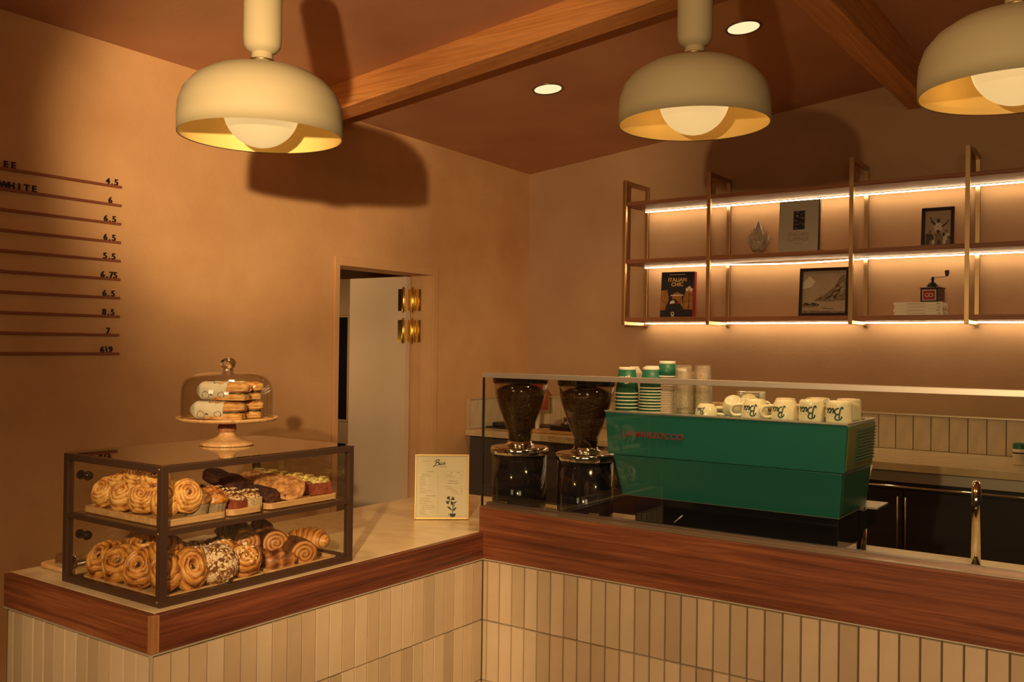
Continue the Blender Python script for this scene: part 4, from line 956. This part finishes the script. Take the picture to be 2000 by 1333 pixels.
def lumps(n, R_, H, size, seed, mat):
    mb = MB(); random.seed(seed)
    for _ in range(n):
        a, q = rnd(0, 2*PI), R_*rnd(0, 1)**.5; s_ = size*rnd(.6, 1.2)
        c = Vector((q*math.cos(a), q*math.sin(a), H*(1-.3*(q/max(R_, 1e-6))**2)))
        vs = [c+Vector((x, y, z))*s_*rnd(.75, 1.2) for x, y, z in ((1, 0, 0), (-1, 0, 0), (0, 1, 0), (0, -1, 0), (0, 0, .7), (0, 0, -.7))]
        mb.add(vs, [(0, 2, 4), (2, 1, 4), (1, 3, 4), (3, 0, 4), (2, 0, 5), (1, 2, 5), (3, 1, 5), (0, 3, 5)], [rnd(.1, .9)]*6)
    return mb.mesh('topping', M[mat])
def flakes(n, R_, zf, size, seed, mat='almond'):
    mb = MB(); random.seed(seed)
    for _ in range(n):
        a, q = rnd(0, 2*PI), R_*rnd(0, 1)**.5; r0 = rnd(0, 2*PI); s_ = size*rnd(.6, 1.3); z = zf(q)
        tx_, ty_ = rnd(-.5, .5), rnd(-.5, .5)
        vs = []
        for i in range(6):
            u, v = s_*math.cos(2*PI*i/6), .6*s_*math.sin(2*PI*i/6); x = u*math.cos(r0)-v*math.sin(r0); y = u*math.sin(r0)+v*math.cos(r0)
            vs.append((q*math.cos(a)+x, q*math.sin(a)+y, z+.0012+tx_*x+ty_*y))
        mb.add(vs, [tuple(range(6))])
    return mb.mesh('almond_flakes', M[mat])
def blob(rx, ry, rz, mat, seed, amp=.12, freq=1.6, n=(30, 20), flat=.35, power=2.0, ribs=0, top_tone=.15):
    """lumpy loaf or cookie, flattened below"""
    mb = MB(); vs = []; tn = []; nu, nv = n
    for j in range(nv+1):
        ph = -PI/2+PI*j/nv
        for i in range(nu):
            th = 2*PI*i/nu; c, s_ = math.cos(ph), math.sin(ph)
            d_ = Vector((c*math.cos(th), c*math.sin(th), s_))
            if power != 2:
                m = (abs(d_.x)**power+abs(d_.y)**power+abs(d_.z)**power)**(1/power); d_ = d_/m
            k = noise.noise(d_*freq+Vector((seed*3.1, seed, 0))); k2 = noise.noise(d_*freq*3.3+Vector((0, seed, seed*2)))
            q = 1+amp*k+amp*.45*k2
            if ribs: q += .05*math.sin(d_.x*ribs)
            p = Vector((d_.x*rx*q, d_.y*ry*q, d_.z*rz*q))
            p.z = max(p.z, -rz*flat)+rz*flat
            vs.append(p); tn.append(.5+.35*k+.4*k2+(.25*math.sin(d_.x*ribs) if ribs else 0)-top_tone*max(0, s_))
    fs = []
    for j in range(nv):
        for i in range(nu):
            i2 = (i+1) % nu; fs.append((j*nu+i, j*nu+i2, (j+1)*nu+i2, (j+1)*nu+i))
    return mb.add(vs, fs, tn, smooth=True).mesh('body', M[mat])
def croissant(L, Rr, bend, mat, seed, segs=7):
    mb = MB(); nt, na = 56, 22; vs = []; tn = []
    for i in range(nt+1):
        t = -1+2*i/nt; an = t*bend
        cx, cy = math.sin(an)*L/(2*bend), (math.cos(an)-1)*L/(2*bend)
        f_ = fr(abs(t)*segs/2+.25); step = 1.10-.22*f_
        r = Rr*max(.05, (1-abs(t)**2.1)**.72)*step
        for k in range(na):
            a = 2*PI*k/na; u, v = math.cos(a), math.sin(a)
            q = r*(1+.05*noise.noise(Vector((t*5+seed, u*2, v*2))))
            x = cx+q*u*math.sin(an); y = cy+q*u*math.cos(an); z = max(q*v*.92, -Rr*.55)+Rr*.55
            vs.append((x, y, z)); tn.append(.30+.45*(1-f_)+.12*math.sin(60*t+3*u+seed)-.15*max(0, v))
    fs = [(i*na+k, i*na+(k+1) % na, (i+1)*na+(k+1) % na, (i+1)*na+k) for i in range(nt) for k in range(na)]
    fs += [tuple(range(na)), tuple(nt*na+k for k in range(na))]
    return mb.add(vs, fs, tn, smooth=True).mesh('body', M[mat])
def roll(L, Rr, mat, seed, turns=3.2):
    """pain-au-chocolat style roll: axis +x, spiral seen on both ends"""
    mb = MB(); nt = 48; vs = []; tn = []
    prof = [(L/2, s/10) for s in range(0, 11)]+[(L/2*(1-q), 1+.06*math.sin(PI*q/2)) for q in (.12, .35, .6, .85, 1.15, 1.4, 1.65, 1.88)]+[(-L/2, s/10) for s in range(10, -1, -1)]
    for j, (x, s) in enumerate(prof):
        for k in range(nt):
            th = 2*PI*k/nt; cap = abs(abs(x)-L/2) < 1e-6; f_ = fr(turns*s-th/(2*PI))
            e = math.sin(PI*f_)**.7
            xx = x+(math.copysign(.0055*(e-.4)+.006*(1-s), x) if cap else 0)
            r = Rr*s*(1+.04*noise.noise(Vector((math.cos(th)*1.5, math.sin(th)*1.5, x*20+seed))))
            vs.append((xx, r*math.cos(th)*1.08, max(r*math.sin(th), -Rr*.8)+Rr*.8))
            tn.append((.18+.72*e) if cap else .26+.14*math.sin(x*420+2*math.sin(th*2))-.10*max(0, math.sin(th)))
    fs = [(j*nt+k, (j+1)*nt+k, (j+1)*nt+(k+1) % nt, j*nt+(k+1) % nt) for j in range(len(prof)-1) for k in range(nt)]
    return mb.add(vs, fs, tn, smooth=True).mesh('body', M[mat])
AZ = math.radians(-38)
def item(name, me, loc, tilt=0, az=None, lb='', cat='pastry', group=None, extra=None, sc=1, part='crust'):
    t = thing(name, lb, cat, loc, group=group); t.rotation_euler = (0, math.radians(tilt), AZ if az is None else math.radians(az)); t.scale = (sc,)*3
    o = bpy.data.objects.new(part, me); COL.objects.link(o); o.parent = t
    for nm, m2 in (extra or []):
        q = bpy.data.objects.new(nm, m2); COL.objects.link(q); q.parent = t
        if 'flakes' in nm or 'filling' in nm: q['kind'] = 'stuff'
    return t
UB, LB = UZ+.0085, LZ+.0085
bunA = [swirl(.046, .038, q, .0062, s, 'pale', sq, dp_) for s, q, sq, dp_ in ((1.3, 4.2, .9, .3), (4.7, 3.4, 1.05, .2), (8.2, 4.8, .94, .1), (12.9, 3.0, .86, .4))]
bunB = [swirl(.052, .044, q, .0085, s, 'gold', sq, .55) for s, q, sq in ((2.3, 3.6, .86), (6.1, 2.6, 1.0), (9.4, 4.2, .92), (15.7, 3.0, .8))]
nutA = [lumps(20, .014, .036, .0050, s, 'filling') for s in (3, 5)]
nutB = [lumps(42, .022, .036, .0058, s, 'filling') for s in (8, 11)]
U = [(-2.268, 1.402, .040, 58, -80, 'pale swirl bun at the far back of the upper tray'), (-2.186, 1.402, .040, 55, -70, 'pale swirl bun, second from the back along the upper left pane'),
     (-2.104, 1.400, .041, 58, -60, 'pale swirl bun in the middle along the upper left pane'), (-2.020, 1.404, .040, 55, -52, 'pale swirl bun close to the front corner post, upper shelf'),
     (-2.225, 1.465, .030, 40, -60, 'pale swirl bun behind the front row of the upper tray'), (-2.130, 1.470, .036, 30, -60, 'pale swirl bun in the back row of the upper tray'),
     (-2.178, 1.428, .073, 34, -55, 'nut-filled swirl bun lying on the back of the upper pile'), (-2.100, 1.424, .078, 38, -48, 'large nut-filled swirl bun on top of the upper pile'),
     (-2.000, 1.438, .052, 62, -14, 'nut-filled swirl bun leaning by the front pane, upper shelf'), (-2.235, 1.430, .058, 30, -90, 'small pale bun on top at the back of the upper pile')]
for k, (x, y, dz, ti, az, lb) in enumerate(U):
    item('swirl_bun', bunA[k % 4], (x, y, UB+dz), ti, az, lb, 'bun', 'swirl buns on the upper shelf', [('nut_filling', nutA[k % 2])] if 'nut' in lb else None, sc=.96)
Lw = [(-2.272, 1.404, .040, 52, -80, 'small fruit danish in the back left corner, lower level'), (-2.192, 1.402, .043, 55, -72, 'fruit danish, second from the back along the lower left pane'),
      (-2.106, 1.402, .045, 58, -62, 'big fruit danish in the middle along the lower left pane'), (-2.016, 1.405, .045, 55, -52, 'big fruit danish at the front corner post, lower level'),
      (-2.205, 1.475, .040, 35, -60, 'fruit danish behind the front row, lower level'), (-2.110, 1.478, .042, 30, -60, 'fruit danish in the second row, lower level'),
      (-2.145, 1.436, .078, 34, -60, 'nut-filled danish on top of the lower pile'), (-2.062, 1.432, .080, 38, -50, 'berry danish on top of the lower pile near the post'),
      (-2.006, 1.452, .047, 64, -10, 'dark danish leaning on the front pane behind the corner post')]
for k, (x, y, dz, ti, az, lb) in enumerate(Lw):
    item('danish', bunB[k % 4], (x, y, LB+dz), ti, az, lb, 'danish', 'danishes on the lower level', [('nut_filling', nutB[k % 2])])
fold = blob(.058, .030, .024, 'pale', 5.5, .16, 2.0, ribs=16)
item('folded_pastry', fold, (-2.215, 1.452, LB+.082), 0, -20, 'pale folded pastry lying on top at the back of the lower pile', 'pastry')
item('folded_pastry', fold, (-2.150, 1.490, LB+.080), 8, 30, 'golden folded pastry on the lower pile beside the berry danish', 'pastry')
# triangle turnover
mb = MB(); n = 8; vs = []; tn = []
for i in range(n+1):
    s = i/n
    for k in range(n+1):
        u = -1+2*k/n; wd = .030*(1-s)+.004; x = -.045+.10*s; y = u*wd; z = .024*(1-s*.8)*(1-abs(u)**2.2)+.003*math.sin(18*s+u*4)
        vs.append((x, y, max(z, 0)+.004)); tn.append(.55+.3*math.sin(26*s+3*u)-.15*abs(u))
fs = [(i*(n+1)+k, (i+1)*(n+1)+k, (i+1)*(n+1)+k+1, i*(n+1)+k+1) for i in range(n) for k in range(n)]
m0 = len(vs); vs += [(x, y, 0) for x, y, z in vs]; tn += tn
fs += [tuple(q+m0 for q in f[::-1]) for f in fs]
edge = [k for k in range(n+1)]+[i*(n+1)+n for i in range(1, n+1)]+[n*(n+1)+k for k in range(n-1, -1, -1)]+[i*(n+1) for i in range(n-1, 0, -1)]
fs += [(edge[i], edge[(i+1) % len(edge)], edge[(i+1) % len(edge)]+m0, edge[i]+m0) for i in range(len(edge))]
tri = mb.add(vs, fs, tn, smooth=True).mesh('body', M['gold'])
t = item('turnover', tri, (-1.995, 1.492, LB+.045), 0, 0, 'golden triangular turnover leaning between danish and sugared round', 'pastry'); t.rotation_euler = (math.radians(100), math.radians(52), math.radians(40))
# sugared almond rounds
rd = blob(.054, .054, .030, 'sugar', 3.2, .07, 2.2, (36, 22), .4)
fk = flakes(150, .050, lambda q: .042*math.sqrt(max(.05, 1-(q/.056)**2)), .0042, 4)
item('almond_round', rd, (-1.995, 1.532, LB+.046), 62, -30, 'round pastry thick with almond flakes and sugar, front of the lower level', 'pastry', None, [('almond_flakes', fk)])
item('almond_round', rd, (-2.095, 1.530, LB+.042), 40, -40, 'sugared almond pastry half hidden behind the turnover', 'pastry', None, [('almond_flakes', fk)])
sw = swirl(.047, .042, 3.4, .010, 12.1, 'gold', dip=.1)
fk2 = flakes(34, .03, lambda q: .046, .0038, 9)
item('almond_swirl', sw, (-2.000, 1.617, LB+.041), 56, -26, 'glossy almond swirl bun at the front of the narrow lower tray', 'bun', None, [('almond_flakes', fk2)])
item('almond_swirl', sw, (-2.075, 1.610, LB+.043), 40, -40, 'almond swirl bun behind the front one on the narrow lower tray', 'bun', None, [('almond_flakes', fk2)])
dk = blob(.045, .045, .034, 'brown', 7.7, .16, 2.2)
item('brown_pastry', dk, (-2.190, 1.545, LB+.002), 0, 0, 'dark glazed pastry at the back behind the sugared round', 'pastry')
item('brown_pastry', dk, (-2.185, 1.618, LB+.002), 0, 90, 'dark glazed pastry at the back of the narrow lower tray', 'pastry')
item('brown_pastry', dk, (-2.270, 1.590, LB+.002), 0, 40, 'dark glazed pastry farthest back behind the almond buns', 'pastry')
kg = blob(.060, .034, .036, 'brown', 2.9, .13, 2.4, ribs=11)
item('caramel_pastry', kg, (-2.010, 1.742, LB+.001), 0, 62, 'long caramelised brown pastry at the front of the croissant tray', 'pastry', 'caramel pastries')
item('caramel_pastry', kg, (-2.085, 1.726, LB+.001), 0, 50, 'long caramelised brown pastry behind the front one', 'pastry', 'caramel pastries')
rl = roll(.088, .036, 'brown', 1.1); rl2 = roll(.090, .034, 'brown', 4.2)
item('chocolate_roll', rl, (-2.020, 1.828, LB+.001), 0, -18, 'round chocolate roll with a pale spiral end, front right of the lower level', 'pastry', 'chocolate rolls')
item('chocolate_roll', rl2, (-2.098, 1.802, LB+.022), -6, -26, 'chocolate roll with a pale spiral end, second one back', 'pastry', 'chocolate rolls')
item('chocolate_roll', rl2, (-2.140, 1.738, LB+.030), -6, -30, 'chocolate roll with a pale spiral end, left behind the caramel pastry', 'pastry', 'chocolate rolls')
cr = croissant(.150, .037, .75, 'gold', 1.0); cr2 = croissant(.140, .036, .7, 'brown', 3.0)
item('croissant', cr, (-2.045, 1.888, LB+.030), 0, 30, 'golden croissant at the right end of the lower level', 'croissant', 'croissants on the lower level')
item('croissant', cr2, (-2.205, 1.760, LB+.050), 0, 4, 'dark croissant on top at the back left of the croissant tray', 'croissant', 'croissants on the lower level')
item('croissant', cr2, (-2.195, 1.845, LB+.040), 0, -30, 'brown croissant at the back right of the croissant tray', 'croissant', 'croissants on the lower level')
item('croissant', cr2, (-2.240, 1.735, LB+.002), 0, 20, 'dark croissant at the bottom back of the croissant tray', 'croissant', 'croissants on the lower level')
# ------------------------------------------------------------------ muffins and cakes, upper shelf
def muffin(mat, liner, fluted):
    t = thing('muffin')
    wob = (lambda a, j: 1+(.05*math.cos(a*14) if fluted else .006*math.cos(a*9)))
    MB().lathe([(0, 0), (.024, 0), (.026, .002), (.0325, .043), (.031, .044), (.026, .01)], 84 if fluted else 40, wob=wob).build('liner', liner, t)
    o = bpy.data.objects.new('top', blob(.036, .036, .026, mat, 1.9 if fluted else 4.4, .10, 2.6, flat=.25)); COL.objects.link(o); o.parent = t; o.location = (0, 0, .034)
    return t
m1 = muffin('bran', M['liner'], False); m1.location = (-1.998, 1.4725, UB+.0004); tag(m1, 'tall bran muffin with a rough brown top at the front pane', 'muffin', 'muffins on the upper shelf')
copy_tree(m1, (-2.082, 1.500, UB+.001), 1.0, 'bran muffin half hidden behind the front bran muffin')
m2 = muffin('gold', M['liner'], True); m2.location = (-1.994, 1.524, UB+.0004); m2.scale = (.92, .92, .86); tag(m2, 'orange-topped muffin in a fluted paper case at the front pane', 'muffin', 'muffins on the upper shelf')
copy_tree(m2, (-2.064, 1.566, UB+.0006), .6, 'orange-topped muffin in a fluted case behind the front one')
copy_tree(m2, (-2.150, 1.525, UB+.0006), .9, 'small orange-topped muffin at the back of the upper shelf')
def almond_cake(side):
    t = thing('almond_cake')
    MB().box(-.024, .024, -.022, .022, 0, .030).build('sponge', M[side], t, .003)
    o = bpy.data.objects.new('top', blob(.026, .024, .014, 'sugar', 6.0, .14, 2.4, flat=.2)); COL.objects.link(o); o.parent = t; o.location = (0, 0, .028)
    q = bpy.data.objects.new('almond_flakes', flakes(26, .020, lambda q: .0185, .0045, 21)); COL.objects.link(q); q.parent = o; q['kind'] = 'stuff'
    return t
a1 = almond_cake('cake_red'); a1.location = (-1.992, 1.585, UB+.0004); a1.rotation_euler = (0, 0, .1); tag(a1, 'small red-sided almond cake beside the fluted muffin', 'cake', 'small almond cakes')
a2 = almond_cake('seeded'); a2.location = (-1.992, 1.634, UB+.0004); tag(a2, 'small pale-sided almond cake at the end of the narrow tray', 'cake', 'small almond cakes')
copy_tree(a1, (-2.052, 1.612, UB+.0004), .2, 'red-sided almond cake in the second row')
copy_tree(a2, (-2.112, 1.610, UB+.0004), .1, 'pale-sided almond cake in the third row')
copy_tree(a1, (-2.170, 1.612, UB+.0004), .1, 'red-sided almond cake in the fourth row')
cc = blob(.055, .036, .024, 'choc', 5.0, .09, 3.0, (34, 20), .6, power=2.6)
for x, y, dz, ti, az, lb in ((-2.235, 1.722, .030, 20, 20, 'dark chocolate cookie at the back of the row'), (-2.145, 1.708, .024, 20, 12, 'dark chocolate cookie in the middle of the row'), (-2.040, 1.708, .006, 8, 16, 'dark chocolate cookie nearest the front pane')):
    item('chocolate_cookie', cc, (x, y, UB+dz), ti, az, lb, 'cookie', 'dark chocolate cookies', part='crumb')
ck = blob(.046, .046, .014, 'cookie', 8.0, .06, 2.6, (34, 18), .6)
chips = lumps(14, .036, .020, .0052, 31, 'choc')
for x, y, dz, ti, az, lb in ((-2.190, 1.800, .030, 34, -48, 'chocolate chip cookie at the back of the row'), (-2.105, 1.798, .028, 34, -46, 'chocolate chip cookie in the middle of the row'), (-2.012, 1.785, .028, 38, -44, 'chocolate chip cookie at the front pane')):
    item('chip_cookie', ck, (x, y, UB+dz), ti, az, lb, 'cookie', 'chocolate chip cookies', [('chocolate_chips', chips)], part='crumb')
sl = thing('loaf_slice')
MB().prism([(-.017, 0), (.017, 0), (.017, .034), (-.017, .034)], -.030, .030).build('sponge', M['cake_red'], sl, .002)
o = bpy.data.objects.new('nut_top', blob(.017, .031, .015, 'pistachio', 9.0, .16, 2.6, flat=.3, power=3)); COL.objects.link(o); o.parent = sl; o.location = (0, 0, .032)
nm = ['farthest back', 'second from the back', 'third from the back', 'third from the front pane', 'second from the front pane', 'nearest the front pane']
for k in range(6):
    o = sl if k == 0 else copy_tree(sl)
    o.location = (-2.270+.0555*k, 1.884+.004*(k % 2), UB+.001+.004); o.rotation_euler = (0, math.radians(-10 if k > 3 else -4), math.radians(-12+4*(k % 3)))
    tag(o, 'nut-topped loaf slice, %s in the row at the right end' % nm[k], 'cake slice', 'nut-topped loaf slices')
# ================================================================== cake stand on the case
CSX, CSY, CSZ = -2.192, 1.713, CTp+.0036
cs = thing('cake_stand', 'turned wooden cake stand on top of the pastry case', 'cake stand', (CSX, CSY, CSZ))
MB().lathe([(0, 0), (.072, 0), (.0745, .003), (.073, .0065), (.050, .014), (.028, .024), (.021, .033), (.021, .036)], 56).build('foot', M['oak_stand'], cs)
MB().lathe([(.0215, .036), (.0250, .042), (.0262, .049), (.0235, .058), (.0205, .0635), (0, .064)], 40).build('stem', M['walnut_edge'], cs)
MB().lathe([(0, .064), (.03, .064), (.110, .067), (.135, .071), (.1400, .077), (.1395, .080), (.135, .0795), (.124, .0745), (0, .0740)], 72).build('plate', M['oak_stand'], cs)
PZ = CSZ+.0745
dm = thing('cake_dome', 'clear glass dome with a round knob covering the sandwiches', 'cake dome', (CSX, CSY, PZ))
dp = [(.1260, 0), (.1260, .070), (.1245, .088), (.1175, .106), (.104, .120), (.082, .1285), (.050, .1325), (0, .1335)]
MB().lathe(dp+[(r-.003 if r > .01 else r, z-.0025 if z > .08 else z) for r, z in dp[::-1]], 72).build('bell', M['glass_dome'], dm)
rim = MB(); rim.tube([(.1255*math.cos(2*PI*i/64), .1255*math.sin(2*PI*i/64), .002) for i in range(64)], .0018, 6, closed=True); rim.build('rim', M['glass_dome'], dm)
def real_glass(name, c=(1, .97, .92)):
    m, nt, b_ = newmat(name); b_.inputs['Base Color'].default_value = col4(c); b_.inputs['Transmission Weight'].default_value = 1; b_.inputs['Roughness'].default_value = 0.02; b_.inputs['IOR'].default_value = 1.5; return m
M['solid_glass'] = real_glass('solid_glass')
MB().lathe([(0, .134), (.015, .1345), (.0145, .1385), (.012, .141), (.0175, .146), (.0215, .155), (.0205, .163), (.015, .1695), (.008, .172), (0, .1725)], 40).build('knob', M['solid_glass'], dm)
# wrapped sandwiches
def sandwich():
    t = thing('sandwich')
    def tubeprof(x0, x1, rad, mat, name, close0=True, n=26, cz_=0, flat=1, seed=0, par=t, wob=.05):
        mb = MB(); vs = []; fs = []; tn = []; na = 28
        for i in range(n+1):
            s = i/n; x = x0+(x1-x0)*s
            k = min(1, (s/.22)**.55) if close0 else 1
            for q in range(na):
                a = 2*PI*q/na; u, v = math.cos(a), math.sin(a)
                m = (abs(u)**2.6+abs(v)**2.6)**(-1/2.6)
                r = rad*k*m*(1+wob*noise.noise(Vector((x*30, u*1.5+seed, v*1.5))))
                vs.append((x, r*u, cz_+r*v*flat)); tn.append(.5)
        fs = [(i*na+q, i*na+(q+1) % na, (i+1)*na+(q+1) % na, (i+1)*na+q) for i in range(n) for q in range(na)]
        fs += [tuple(range(na)), tuple(n*na+q for q in range(na))] if name != 'wrapper' else [tuple(range(na))]
        return mb.add(vs, fs, tn, smooth=True).build(name, M[mat], par)
    tubeprof(-.078, .026, .033, 'wrap', 'wrapper', flat=.80, cz_=.026)
    o = bpy.data.objects.new('bread_top', blob(.058, .029, .021, 'bread', 2.0, .10, 2.4, flat=.1, power=4)); COL.objects.link(o); o.parent = t; o.location = (.022, 0, .0275)
    o = bpy.data.objects.new('bread_base', blob(.054, .029, .014, 'bread', 6.0, .09, 2.4, flat=.5, power=4)); COL.objects.link(o); o.parent = t; o.location = (.022, 0, .0005)
    o = bpy.data.objects.new('ham', blob(.057, .029, .006, 'ham', 4.0, .28, 3.5, flat=.8)); COL.objects.link(o); o.parent = t; o.location = (.022, 0, .0205)
    o = bpy.data.objects.new('salad_leaf', blob(.050, .029, .004, 'lettuce', 9.0, .35, 4.5, flat=.8)); COL.objects.link(o); o.parent = t; o.location = (.021, 0, .0165)
    return t
s0 = sandwich(); dirz = math.radians(35)
ux, uy = math.cos(dirz), math.sin(dirz); vx, vy = uy, -ux    # u runs to the right of the picture, v towards the camera
sp_ = [(-.016, .040, 0, 0, 'lower front paper-wrapped sandwich under the dome'), (-.004, .032, .0535, -9, 'upper front paper-wrapped sandwich under the dome'),
       (.012, -.036, 0, 8, 'lower rear sandwich under the dome, bread end showing'), (.012, -.030, .0535, 12, 'upper rear sandwich under the dome, bread end showing')]
for k, (a, c, dz, dr, lb) in enumerate(sp_):
    o = s0 if k == 0 else copy_tree(s0)
    o.location = (CSX+a*ux+c*vx, CSY+a*uy+c*vy, PZ+.0012+dz); o.rotation_euler = (0, 0, dirz+math.radians(dr)); o.scale = (.98, .98, .98)
    tag(o, lb, 'sandwich', 'wrapped sandwiches under the dome')
# ================================================================== tongs, paddle board, paper sheet behind the case
pdl = thing('paddle_board', 'small wooden paddle board sticking out behind the left end of the case', 'board', (-2.455, 1.44, .9112))
MB().slab([(-.095, -.05), (-.085, -.072), (.06, -.072), (.075, -.06), (.075, .20), (-.08, .20), (-.095, .18)], 0, .015).build('board', M['oak'], pdl, .005)
tg = thing('tongs', 'clear plastic and steel serving tongs lying on the paddle board', 'tongs', (-2.435, 1.44, .9275))
MB().tube([(-.012, -.055, .006), (-.006, .02, .018), (0, .10, .030), (.004, .17, .052), (.006, .24, .055)], [.010, .008, .008, .009, .010], 10).build('arm', M['glass_dome'], tg)
MB().tube([(.020, -.050, .004), (.022, .03, .010), (.024, .10, .016), (.024, .17, .030), (.024, .23, .034)], [.008, .006, .006, .007, .008], 10).build('arm', M['dark_steel'], tg)
MB().box(-.030, .034, -.075, -.048, 0, .034).build('grip', M['chrome'], tg, .006)
ps = thing('paper_sheet', 'pale printed paper bag lying on the counter behind the case', 'paper', (-2.455, 1.80, .9110), math.radians(8))
MB().box(-.085, .085, -.13, .13, 0, .003).build('sheet', M['sheet'], ps)
bici(lambda u, v: (-.02+v*.045, .055-u*.052, .0034), .13).build('logo', M['ink_green'], ps)
